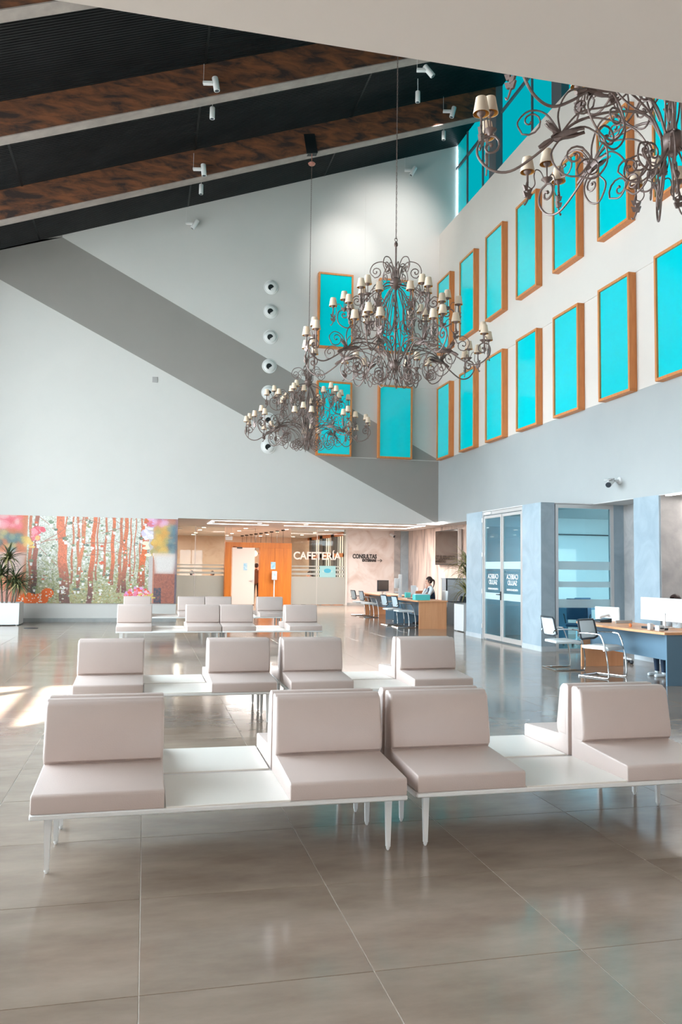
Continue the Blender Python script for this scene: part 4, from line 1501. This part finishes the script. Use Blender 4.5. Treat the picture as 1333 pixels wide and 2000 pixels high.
# ================================================================== cafeteria lamps
for i in range(9):
    y = 36.2 + i * .95
    x = 5.95 - .12 * i
    t = thing('pendant_lamp', 'small dark pendant hanging in the cafeteria, number %s from the doorway' % ['one', 'two', 'three', 'four', 'five', 'six', 'seven', 'eight', 'nine'][i], 'lamp', (x, y, 2.2), 0, 'cafeteria pendants')
    MB().tube([(0, 0, .2), (0, 0, ZR - 2.2)], .008, 5).build('cord', 'black', t)
    MB().lathe([(.09, ZR - 2.2 - .05), (.09, ZR - 2.2)], n=10).build('ceiling_cup', 'black', t)
    MB().lathe([(.12, 0), (.1, .12), (.03, .2)], n=12).build('lamp_shade', 'black', t)
t = thing('pendant_lamp', 'glowing round pendant seen through the open orange doorway', 'lamp', (4.62, 35.6, 2.16))
MB().sphere((0, 0, 0), .12, 12).build('globe', 'bulb', t)
MB().tube([(0, 0, .12), (0, 0, ZR - 2.16)], .008, 5).build('cord', 'black', t)
n_ = 0
for y in (31.1, 35.6, 38.2, 41.5, 44.0):
    for x in (-1.5, .6, 2.4, 4.2, 6.0, 7.8):
        if y == 31.1 and (x < .5 or x > 7):
            continue
        o = MB().lathe([(.075, -.012), (.085, -.008), (.085, 0)], (x, y, ZR), 12).build('downlight', 'down')
        rown = {31.1: 'row before the glass', 35.6: 'first row behind the glass', 38.2: 'second row behind the glass', 41.5: 'third row behind the glass', 44.0: 'last row of the cafeteria'}[y]
        coln = {-1.5: 'leftmost', .6: 'second from left', 2.4: 'third from left', 4.2: 'third from right', 6.0: 'second from right', 7.8: 'rightmost'}[x]
        tag(o, 'small round ceiling downlight, %s, %s' % (rown, coln), 'light', 'recessed downlights')
for (x, y, lab) in ((4.5, 36.6, 'square white ceiling cassette above the orange doorway'), (1.2, 37.4, 'square white ceiling cassette at the left in the cafeteria')):
    tag(MB().bbox(x - .35, x + .35, y - .35, y + .35, ZR - .03, ZR, r=.01, seg=1).build('ceiling_unit', 'plastic'), lab, 'vent')
MB_ = MB().bbox(3.2, 3.5, YG - .25, YG - .2, 2.68, 2.84, r=.004, seg=1).tube([(3.25, YG - .225, 2.84), (3.25, YG - .225, ZR)], .006, 5).tube([(3.45, YG - .225, 2.84), (3.45, YG - .225, ZR)], .006, 5)
tag(MB_.build('exit_sign', 'plastic'), 'small white exit sign plate over the left corner of the orange doorway', 'sign')
# wooden counter and tables inside
t = thing('counter', 'orange wooden counter inside the cafeteria at the left', 'counter', (-2.6, 40, 0))
MB().bbox(0, 3.6, 0, .7, 0, 1.1, r=.01, seg=1).build('front', 'door_wood', t)
MB().bbox(0, 3.6, .5, .7, 1.1, 1.75, r=.01, seg=1).build('back_panel', 'door_wood', t)
for i, (x, y) in enumerate(((2.4, 38.4), (6.8, 38.4), (7.3, 40.6))):
    t = thing('cafe_table', ['cafeteria table left of the orange doorway', 'cafeteria table nearest behind the lettered glass', 'cafeteria table farther behind the lettered glass'][i], 'table', (x, y, 0))
    MB().lathe([(.4, .72), (.4, .75), (0, .75)], n=20).build('top', 'desk_wood', t)
    MB().tube([(0, 0, 0.02), (0, 0, .72)], .035, 8).build('pole', 'dark_plastic', t)
    MB().lathe([(.25, 0), (.24, .02), (0, .03)], n=16).build('foot', 'dark_plastic', t)
# ================================================================== people
def person(name, label, J, loc, rz, hair='hair', cloth=('shirt', 'dark_cl', 'black'), hair_long=False, extra=None):
    """J: joint positions (metres, person faces +x, origin on floor). one continuous skinned body incl. head and hands."""
    t = thing(name, label, 'person', loc, rz)
    V, Rr, E, L = [], [], [], []
    def add(p, r, parent=None, lab=0):
        V.append(Vector(p)); Rr.append(r); L.append(lab)
        if parent is not None:
            E.append((parent, len(V) - 1))
        return len(V) - 1
    # labels: 0 top cloth, 1 trousers, 2 shoes, 3 skin, 4 second top cloth (vest)
    pel = add(J['pelvis'], (.15, .12), None, 1)
    wa = add(J['waist'], (.135, .11), pel, 4)
    ch = add(J['chest'], (.155, .12), wa, 4)
    nb = add(J['neckbase'], (.075, .07), ch, 0)
    nk = add(J['neck'], (.05, .052), nb, 3)
    hd = Vector(J['head'])
    fx = Vector(J.get('face', (1, 0, 0))).normalized()
    h1 = add(hd + fx * .015 - Vector((0, 0, .07)), (.058, .058), nk, 3)
    h2 = add(hd + Vector((0, 0, -.01)), (.078, .09), h1, 3)
    h3 = add(hd + Vector((0, 0, .07)), (.07, .08), h2, 3)
    ns = add(hd + fx * .098 - Vector((0, 0, .02)), (.014, .018), h2, 3)
    for s, sd in (('L', 1), ('R', -1)):
        sh = add(J['shoulder' + s], (.062, .062), ch, 0)
        el = add(J['elbow' + s], (.046, .046), sh, 0)
        wr = add(J['wrist' + s], (.029, .027), el, J.get('sleeve', 0))
        hand = Vector(J['hand' + s])
        pa = add(hand, (.036, .024), wr, 3)
        dr = (hand - Vector(J['wrist' + s])).normalized()
        side = dr.cross(Vector((0, 0, 1)))
        side = side.normalized() if side.length > .2 else Vector((0, 1, 0))
        for q, (off, ln) in enumerate(((-.028, .055), (-.01, .068), (.01, .064), (.028, .05))):
            a_ = add(hand + dr * .04 + side * off, (.011, .011), pa, 3)
            b_ = add(hand + dr * (.04 + ln * .55) + side * off * 1.05, (.009, .009), a_, 3)
            add(hand + dr * (.04 + ln * .9) + side * off * 1.05 - Vector((0, 0, .018)), (.008, .008), b_, 3)
        a_ = add(hand + side * (.04 * sd) + dr * .005, (.012, .012), pa, 3)
        add(hand + side * (.06 * sd) + dr * .035, (.009, .009), a_, 3)
        hp = add(J['hip' + s], (.095, .095), pel, 1)
        kn = add(J['knee' + s], (.062, .062), hp, 1)
        an = add(J['ankle' + s], (.040, .040), kn, 1)
        toe = Vector(J['ankle' + s]) + Vector(J.get('foot', (.17, 0, -.045)))
        hl = add(Vector(J['ankle' + s]) + Vector((0, 0, -.04)), (.042, .042), an, 2)
        add(toe, (.036, .03), hl, 2)
    me = bpy.data.meshes.new('body')
    me.from_pydata([v[:] for v in V], E, [])
    o = bpy.data.objects.new('tmp_body', me)
    COL.objects.link(o)
    md = o.modifiers.new('skin', 'SKIN')
    for i, d in enumerate(me.skin_vertices[0].data):
        d.radius = Rr[i]
        d.use_root = (i == 0)
    sb = o.modifiers.new('sub', 'SUBSURF')
    sb.levels = sb.render_levels = 2
    bpy.context.view_layer.update()
    body = bpy.data.meshes.new_from_object(o.evaluated_get(bpy.context.evaluated_depsgraph_get()))
    bpy.data.objects.remove(o)
    segs = [(V[a], V[b], L[b], Rr[b][0]) for a, b in E]
    for k in (cloth[0], cloth[1], cloth[2], 'skin', cloth[3] if len(cloth) > 3 else cloth[0]):
        body.materials.append(M[k])
    for p in body.polygons:
        c = p.center
        best, bl = 9, 0
        for a, b, l, r in segs:
            ab = b - a
            q = max(0, min(1, (c - a).dot(ab) / max(ab.length_squared, 1e-9)))
            dd = (c - a - ab * q).length - r * .8
            if dd < best:
                best, bl = dd, l
        p.material_index = bl
        p.use_smooth = True
    put('body', body, t)
    # hair cap and face details
    m = MB()
    c = hd + Vector((0, 0, .035)) - fx * .018
    m.sphere(c, .1, 14, sc=(1.0, .92, 1.08))
    cut = []
    vs = [Vector(v) for v in m.v]
    keep = [i for i, f in enumerate(m.f) if (sum((vs[j] for j in f), Vector()) / len(f) - hd).dot(fx) < .045 or (sum((vs[j] for j in f), Vector()) / len(f) - hd).z > .085]
    keep = [i for i in keep if (sum((vs[j] for j in m.f[i]), Vector()) / len(m.f[i]) - hd).z > -.06]
    m.f = [m.f[i] for i in keep]
    m.mi = [0] * len(m.f)
    m.sm = [True] * len(m.f)
    if hair_long:
        b0 = hd - fx * .1 + Vector((0, 0, .03))
        m.tube(crv([b0, b0 - fx * .05 - Vector((0, 0, .03)), b0 - fx * .055 - Vector((0, 0, .12)), b0 - fx * .03 - Vector((0, 0, .22))], 4), .035, 8, taper=lambda q: 1 - .7 * q)
    m.build('hair', hair, t)
    m = MB()
    sd = fx.cross(Vector((0, 0, 1))).normalized()
    for s in (-1, 1):
        m.sphere(hd + fx * .078 + sd * (.032 * s) + Vector((0, 0, .012)), .011, 8, 0)
        m.sphere(hd + sd * (.082 * s) - Vector((0, 0, .005)), .022, 8, 1, sc=(.6, .5, 1.2))
    m.tube([hd + fx * .083 + sd * .02 - Vector((0, 0, .055)), hd + fx * .09 - Vector((0, 0, .057)), hd + fx * .083 - sd * .02 - Vector((0, 0, .055))], .005, 5, 2)
    m.build('face_features', ['dark_cl', 'skin', 'brown_card'], t)
    return t


def seated(lean=0., arms=None, face=(1, 0, -.1)):
    J = dict(pelvis=(0, 0, .56), waist=(.01 + lean * .3, 0, .72), chest=(.02 + lean, 0, .96), neckbase=(.02 + lean * 1.2, 0, 1.08), neck=(.035 + lean * 1.3, 0, 1.13),
             head=(.055 + lean * 1.45, 0, 1.245), face=face,
             shoulderL=(.02 + lean, .165, 1.03), shoulderR=(.02 + lean, -.165, 1.03),
             elbowL=(.12 + lean, .21, .82), elbowR=(.12 + lean, -.21, .82), wristL=(.34 + lean, .13, .80), wristR=(.34 + lean, -.13, .80),
             handL=(.41 + lean, .12, .80), handR=(.41 + lean, -.12, .80),
             hipL=(.08, .09, .53), hipR=(.08, -.09, .53), kneeL=(.42, .11, .50), kneeR=(.42, -.11, .50), ankleL=(.40, .11, .1), ankleR=(.40, -.11, .1))
    if arms:
        J.update(arms)
    return J
# worker on the telephone
pw = person('person', 'person with a dark ponytail and navy vest over white sleeves, telephoning at the middle desk',
            seated(.05, dict(elbowR=(.27, -.19, .86), wristR=(.17, -.13, 1.06), handR=(.135, -.115, 1.15), elbowL=(.2, .22, .80), wristL=(.45, .16, .81), handL=(.52, .15, .81)), (1, 0, -.12)),
            (7.98, 22.15, .0), PI - .12, cloth=('shirt', 'navy', 'dark_cl', 'navy'), hair_long=True)
m = MB()
m.tube(crv([(.16, -.13, 1.30), (.12, -.115, 1.27), (.11, -.12, 1.19), (.16, -.11, 1.14)], 4), .014, 7)
ph = tag(m.build('telephone_handset', 'dark_plastic'), 'black telephone handset held at the ear of the worker', 'telephone')
ph.location = (7.98, 22.15, 0)
ph.rotation_euler = (0, 0, PI - .12)
person('person', 'person hidden behind the big white monitor, only brown hair and forehead showing', seated(.06), (8.12, 11.2, -.03), PI - .1,
       cloth=('shirt', 'navy', 'shirt', 'shirt')).scale = (.93, .93, .93)
stand = dict(pelvis=(0, 0, .95), waist=(0, 0, 1.1), chest=(0, 0, 1.32), neckbase=(0, 0, 1.45), neck=(.01, 0, 1.5), head=(.02, 0, 1.615),
             shoulderL=(0, .18, 1.4), shoulderR=(0, -.18, 1.4), elbowL=(-.01, .23, 1.12), elbowR=(.0, -.23, 1.12), wristL=(.08, .22, .9), wristR=(.1, -.2, .92),
             handL=(.1, .22, .82), handR=(.13, -.19, .84), hipL=(0, .09, .9), hipR=(0, -.09, .9), kneeL=(.02, .1, .5), kneeR=(.03, -.1, .5), ankleL=(-.02, .1, .09), ankleR=(.02, -.1, .09))
person('person', 'person in brown jacket and black trousers standing inside the orange doorway', stand, (4.66, 35.3, 0), R(80), cloth=('brown_cl', 'dark_cl', 'dark_cl', 'brown_cl'))
for (x, y, a, c, lab) in ((1.9, 37.1, 0, 'navy', 'seated person in dark blue behind the frosted glass, left'), (3.05, 37.2, 180, 'dark_cl', 'seated person in black behind the frosted glass, by the doorway'),
                          (6.25, 37.3, 0, 'brown_cl', 'seated person in brown behind the lettered glass, nearest the doorway'), (7.55, 37.1, 180, 'dark_cl', 'seated person in black behind the lettered glass, in the middle'),
                          (7.9, 39.5, 180, 'orange', 'seated person in orange behind the lettered glass, farther back')):
    person('person', lab, seated(.05), (x, y, 0), R(a), cloth=(c, 'dark_cl', 'dark_cl', c))
    st = thing('cafe_chair', 'simple dark chair under the ' + lab.replace('seated ', '').replace('the frosted glass', 'frosted glass').replace('the lettered glass', 'lettered glass'), 'chair', (x, y, 0), R(a))
    MB().bbox(-.18, .22, -.2, .2, .43, .46, r=.01, seg=1).build('seat', 'dark_plastic', st)
    MB().bbox(-.24, -.21, -.2, .2, .5, .82, r=.008, seg=1).build('backrest', 'dark_plastic', st)
    for lx, ly in ((-.2, -.17), (-.2, .17), (.19, -.17), (.19, .17)):
        MB().tube([(lx, ly, 0), (lx, ly, .44)], .012, 6).build('leg', 'steel', st)

# ================================================================== printed forest mural (flat print)
def mural():
    W, H = 720, 309
    X0, X1, Z0, Z1 = -4.75, .87, .515, 2.925
    rs = np.random.RandomState(4)
    yy, xx = np.mgrid[0:H, 0:W].astype(float)
    px = -59 + xx * (408 / W)            # photograph-like units across: mural spans -59..349
    py = yy * (172 / H)                  # 0 top .. 172 bottom
    def sm(a, k):
        for _ in range(2):
            a = (np.roll(a, k, 0) + a + np.roll(a, -k, 0)) / 3
            a = (np.roll(a, k, 1) + a + np.roll(a, -k, 1)) / 3
        return a
    img = np.ones((H, W, 3)) * np.array([232, 230, 222.])
    n1 = sm(rs.rand(H, W), 2); n1 = (n1 - n1.min()) / (n1.max() - n1.min())
    n2 = sm(rs.rand(H, W), 1); n2 = (n2 - n2.min()) / (n2.max() - n2.min())
    g = np.clip((py - 20) / 130, 0, 1)[..., None]
    leafy = (n1 > (.62 - .25 * g[..., 0]))[..., None]
    img = np.where(leafy, np.array([170, 172, 140.]) * (1 - g) + np.array([150, 150, 96.]) * g, img)
    dark = (n2 > .62)[..., None] & (n1 < .52)[..., None]
    img = np.where(dark, img * .62 + np.array([20, 34, 20.]) * .4, img)
    ground = np.clip((py - 120) / 40, 0, 1)[..., None]
    img = img * (1 - .45 * ground) + np.array([176, 158, 104.]) * .45 * ground
    def put_(mask, col, a=1.):
        mk = (mask.astype(float) * a)[..., None]
        img[:] = img * (1 - mk) + np.array(col, float) * mk
    def ell(cx, cy, rx, ry):
        return ((px - cx) / rx) ** 2 + ((py - cy) / ry) ** 2 < 1
    def trunk(xt, xb, w, y1=172, y0=0, col=(214, 118, 82), dark=(120, 74, 62), lean=0):
        t = np.clip((py - y0) / (y1 - y0), 0, 1)
        cx = xt + (xb - xt) * t + 1.2 * np.sin(py * .09 + xt)
        ww = w * (.85 + .3 * t)
        mask = (np.abs(px - cx) < ww * .39) & (py >= y0) & (py <= y1)
        f = np.clip((py - 85) / 70, 0, 1)[..., None]
        c = np.array(col) * (1 - f) + np.array(dark) * f
        c = c * (.82 + .36 * n2[..., None])
        img[:] = np.where(mask[..., None], c, img)
    for xt, xb, w, y1 in ((60, 62, 8, 150), (128, 122, 4, 120), (142, 140, 5, 132), (160, 158, 4, 110), (206, 203, 6, 118), (236, 233, 8, 150), (190, 188, 4, 126), (255, 254, 4, 128), (264, 262, 3, 120), (276, 272, 5, 132), (150, 155, 7, 150)):
        trunk(xt, xb, w, y1, col=(206, 116, 84))
    trunk(72, 68, 12, 172, col=(170, 96, 80), dark=(60, 44, 44))
    trunk(166, 152, 9, 132, col=(222, 128, 90))
    trunk(220, 219, 9, 135, col=(226, 112, 72))
    trunk(245, 243, 11, 150, col=(222, 116, 78), dark=(90, 56, 56))
    trunk(183, 176, 12, 172, col=(224, 112, 74), dark=(112, 68, 62))
    trunk(116, 130, 23, 172, col=(228, 118, 84), dark=(110, 70, 62))
    trunk(285, 277, 14, 138, col=(232, 104, 54), dark=(130, 70, 60))
    # thin branches
    for k in range(16):
        x0_, y0_ = rs.uniform(70, 300), rs.uniform(0, 90)
        a_ = rs.uniform(-.9, .9)
        d_ = np.abs((py - y0_) - a_ * (px - x0_) - 3 * np.sin((px - x0_) * .07))
        put_((d_ < .8) & (np.abs(px - x0_) < rs.uniform(14, 34)), (176, 108, 88), .8)
    # little white pots with plants
    for k in range(120):
        cx, cy = rs.uniform(60, 300), rs.uniform(8, 150)
        s_ = rs.uniform(1.2, 3.4) if k > 12 else rs.uniform(3.2, 4.2)
        col = [(150, 150, 96), (226, 92, 60), (120, 140, 110), (240, 236, 230), (92, 110, 96)][rs.randint(5)]
        put_(ell(cx, cy - s_ * 1.1, s_ * 1.3, s_ * .9) & (n2 > .35), col)
        put_((np.abs(px - cx) < s_ * .8 - (py - cy) * .12) & (py > cy) & (py < cy + s_ * 1.7), (244, 238, 236))
    for k in range(420):
        cx, cy = rs.uniform(55, 300), rs.uniform(105, 172)
        put_(ell(cx, cy, rs.uniform(.8, 2.6), rs.uniform(.6, 1.6)), [(238, 230, 210), (120, 128, 80), (196, 164, 96), (170, 190, 160), (150, 96, 70), (96, 110, 84)][rs.randint(6)], .85)
    # left: blurred big pot on a trunk
    put_((px < 54), (222, 120, 80))
    put_((px < 54) & (n1 > .5), (206, 104, 66))
    for k in range(60):
        put_(ell(rs.uniform(-59, 46), rs.uniform(34, 74), rs.uniform(4, 11), rs.uniform(3, 8)) & (px < 56), [(70, 112, 128), (52, 92, 112), (150, 160, 128), (206, 178, 110), (92, 124, 130)][rs.randint(5)], .8)
    for k in range(80):
        put_(ell(rs.uniform(-59, 40), rs.uniform(-2, 24), rs.uniform(4, 9), rs.uniform(3, 7)), [(240, 110, 120), (250, 150, 165), (236, 84, 100), (246, 200, 206)][rs.randint(4)], .85)
    for k in range(20):
        put_(ell(rs.uniform(60, 84), rs.uniform(22, 46), rs.uniform(2, 6), rs.uniform(2, 5)), [(240, 110, 120), (250, 150, 165), (236, 84, 100)][rs.randint(3)], .9)
    for k in range(14):
        put_(ell(rs.uniform(44, 74), rs.uniform(40, 62) + 0, rs.uniform(3, 7), rs.uniform(2, 5)), [(244, 204, 110), (236, 186, 84)][rs.randint(2)], .8)
    put_((px > -59) & (px < 52 - (py - 74) * .12) & (py > 74) & (py < 118), (234, 200, 190))
    put_((px > -59) & (px < 54) & (py > 72) & (py < 79), (240, 190, 176))
    put_((px < 26) & (py > 146), (232, 160, 146), .8)
    # right: yellow and blue foliage in a white pot on a stump
    right = px > 292
    put_(right, (196, 120, 96))
    put_((px > 292) & (px < 300), (206, 206, 206), .8)
    for k in range(130):
        cx, cy = rs.uniform(300, 349), rs.uniform(16, 78)
        c = [(236, 186, 84), (214, 164, 76), (178, 160, 96), (226, 150, 60)] if cx < 330 else [(84, 120, 138), (70, 104, 124), (120, 140, 140), (176, 150, 110)]
        put_(ell(cx, cy, rs.uniform(3, 9), rs.uniform(3, 8)) & (px > 290), c[rs.randint(4)], .85)
    for k in range(30):
        put_(ell(rs.uniform(292, 326), rs.uniform(-2, 14), rs.uniform(3, 8), rs.uniform(2, 6)), [(222, 170, 226), (240, 190, 226), (226, 110, 130)][rs.randint(3)], .85)
    for k in range(26):
        put_(ell(rs.uniform(276, 296), rs.uniform(20, 42), rs.uniform(3, 6), rs.uniform(2, 5)), [(236, 224, 246), (220, 206, 240), (250, 244, 250)][rs.randint(3)], .9)
    for cx, cy, rx, ry in ((284, 50, 7, 4), (286, 60, 8, 3), (290, 74, 7, 3), (288, 57, 4, 4)):
        put_(ell(cx, cy, rx, ry), (250, 236, 206))
    pot = (np.abs(px - 324) < 23 - (py - 72) * .13) & (py > 71) & (py < 111)
    put_(pot, (234, 222, 216))
    put_((np.abs(px - 324) < 25) & (py > 70) & (py < 76), (240, 214, 200))
    stump = (px > 303) & (py > 111)
    put_(stump, (176, 96, 74))
    put_(stump & (n1 > .55), (136, 72, 62))
    put_(stump & (px < 318) & (py > 140) & (n1 > .35), (66, 66, 80))
    put_((px > 345), (80, 76, 96), .8)
    # flower heads low down
    for cx, cy, rx, ry in ((60, 163, 18, 12), (82, 164, 16, 12), (96, 152, 12, 10), (50, 168, 12, 8)):
        put_(ell(cx, cy, rx, ry), (255, 92, 10))
    for k in range(44):
        put_(ell(rs.uniform(42, 108), rs.uniform(146, 172), rs.uniform(.7, 1.8), rs.uniform(.7, 1.6)) & (img[..., 0] > 240) & (img[..., 1] < 140), (255, 236, 214))
    for k in range(120):
        a_, q = rs.uniform(0, PI), rs.rand() ** .5
        put_(ell(272 + 27 * q * math.cos(a_), 160 - 20 * q * math.sin(a_), rs.uniform(1.5, 4), rs.uniform(1.5, 3.4)), [(246, 120, 160), (232, 150, 214), (250, 90, 50), (255, 200, 214), (240, 70, 60)][rs.randint(5)], .95)
    for k in range(26):
        put_(ell(rs.uniform(272, 304), rs.uniform(152, 172), rs.uniform(1.5, 5), rs.uniform(1, 2.2)), (226, 196, 84), .9)
    blur = img.copy()
    for c_ in range(3):
        for _ in range(3):
            blur[..., c_] = sm(blur[..., c_], 3)
    wgt = (((px < 54) & (py < 146)) | ((px > 303) & (py < 112)) | ((px > 300) & (py < 70)))[..., None] * .75
    img = img * (1 - wgt) + blur * wgt
    img = img + (rs.rand(H, W, 1) - .5) * 26
    img = np.clip(img * .84 + 38, 0, 255) / 255
    lin = np.where(img <= .04045, img / 12.92, ((img + .055) / 1.055) ** 2.4)
    # cells of a flat sheet carry the printed colours
    gx = np.linspace(X0, X1, W + 1)
    gz = np.linspace(Z1, Z0, H + 1)
    V = np.zeros(((H + 1) * (W + 1), 3), np.float32)
    V[:, 0] = np.tile(gx, H + 1)
    V[:, 1] = YB - .03
    V[:, 2] = np.repeat(gz, W + 1)
    return lin, (X0, X1, Z0, Z1), W, H


lin, (mx0, mx1, mz0, mz1), MW, MH = mural()
me = bpy.data.meshes.new('print')
gw, gh = MW // 2 * 1, MH
gx = np.linspace(mx0, mx1, MW)
gz = np.linspace(mz1, mz0, MH)
Vv = np.zeros((MW * MH, 3), np.float32)
Vv[:, 0] = np.tile(gx, MH)
Vv[:, 1] = YB - .031
Vv[:, 2] = np.repeat(gz, MW)
i0 = (np.arange(MH - 1)[:, None] * MW + np.arange(MW - 1)[None]).ravel()
F4 = np.stack([i0, i0 + MW, i0 + MW + 1, i0 + 1], 1).astype(np.int32)
me.vertices.add(len(Vv))
me.vertices.foreach_set('co', Vv.ravel())
me.loops.add(F4.size)
me.loops.foreach_set('vertex_index', F4.ravel())
me.polygons.add(len(F4))
me.polygons.foreach_set('loop_start', np.arange(0, F4.size, 4, dtype=np.int32))
me.update(calc_edges=True)
ca = me.color_attributes.new('ink', 'FLOAT_COLOR', 'POINT')
rgba = np.ones((MW * MH, 4), np.float32)
rgba[:, :3] = lin.reshape(-1, 3)
ca.data.foreach_set('color', rgba.ravel())
mm, nt, b = new_mat('printed_forest')
at = nt.nodes.new('ShaderNodeVertexColor')
at.layer_name = 'ink'
nt.links.new(at.outputs[0], b.inputs['Base Color'])
b.inputs['Roughness'].default_value = .5
me.materials.append(mm)
mural_t = thing('mural', 'printed forest mural with pine trunks, white flower pots and orange flowers', 'mural', (0, 0, 0))
put('print', me, mural_t)
MB().box(mx0, mx1, YB - .03, YB - .002, mz0, mz1).build('backing', 'wall', mural_t)
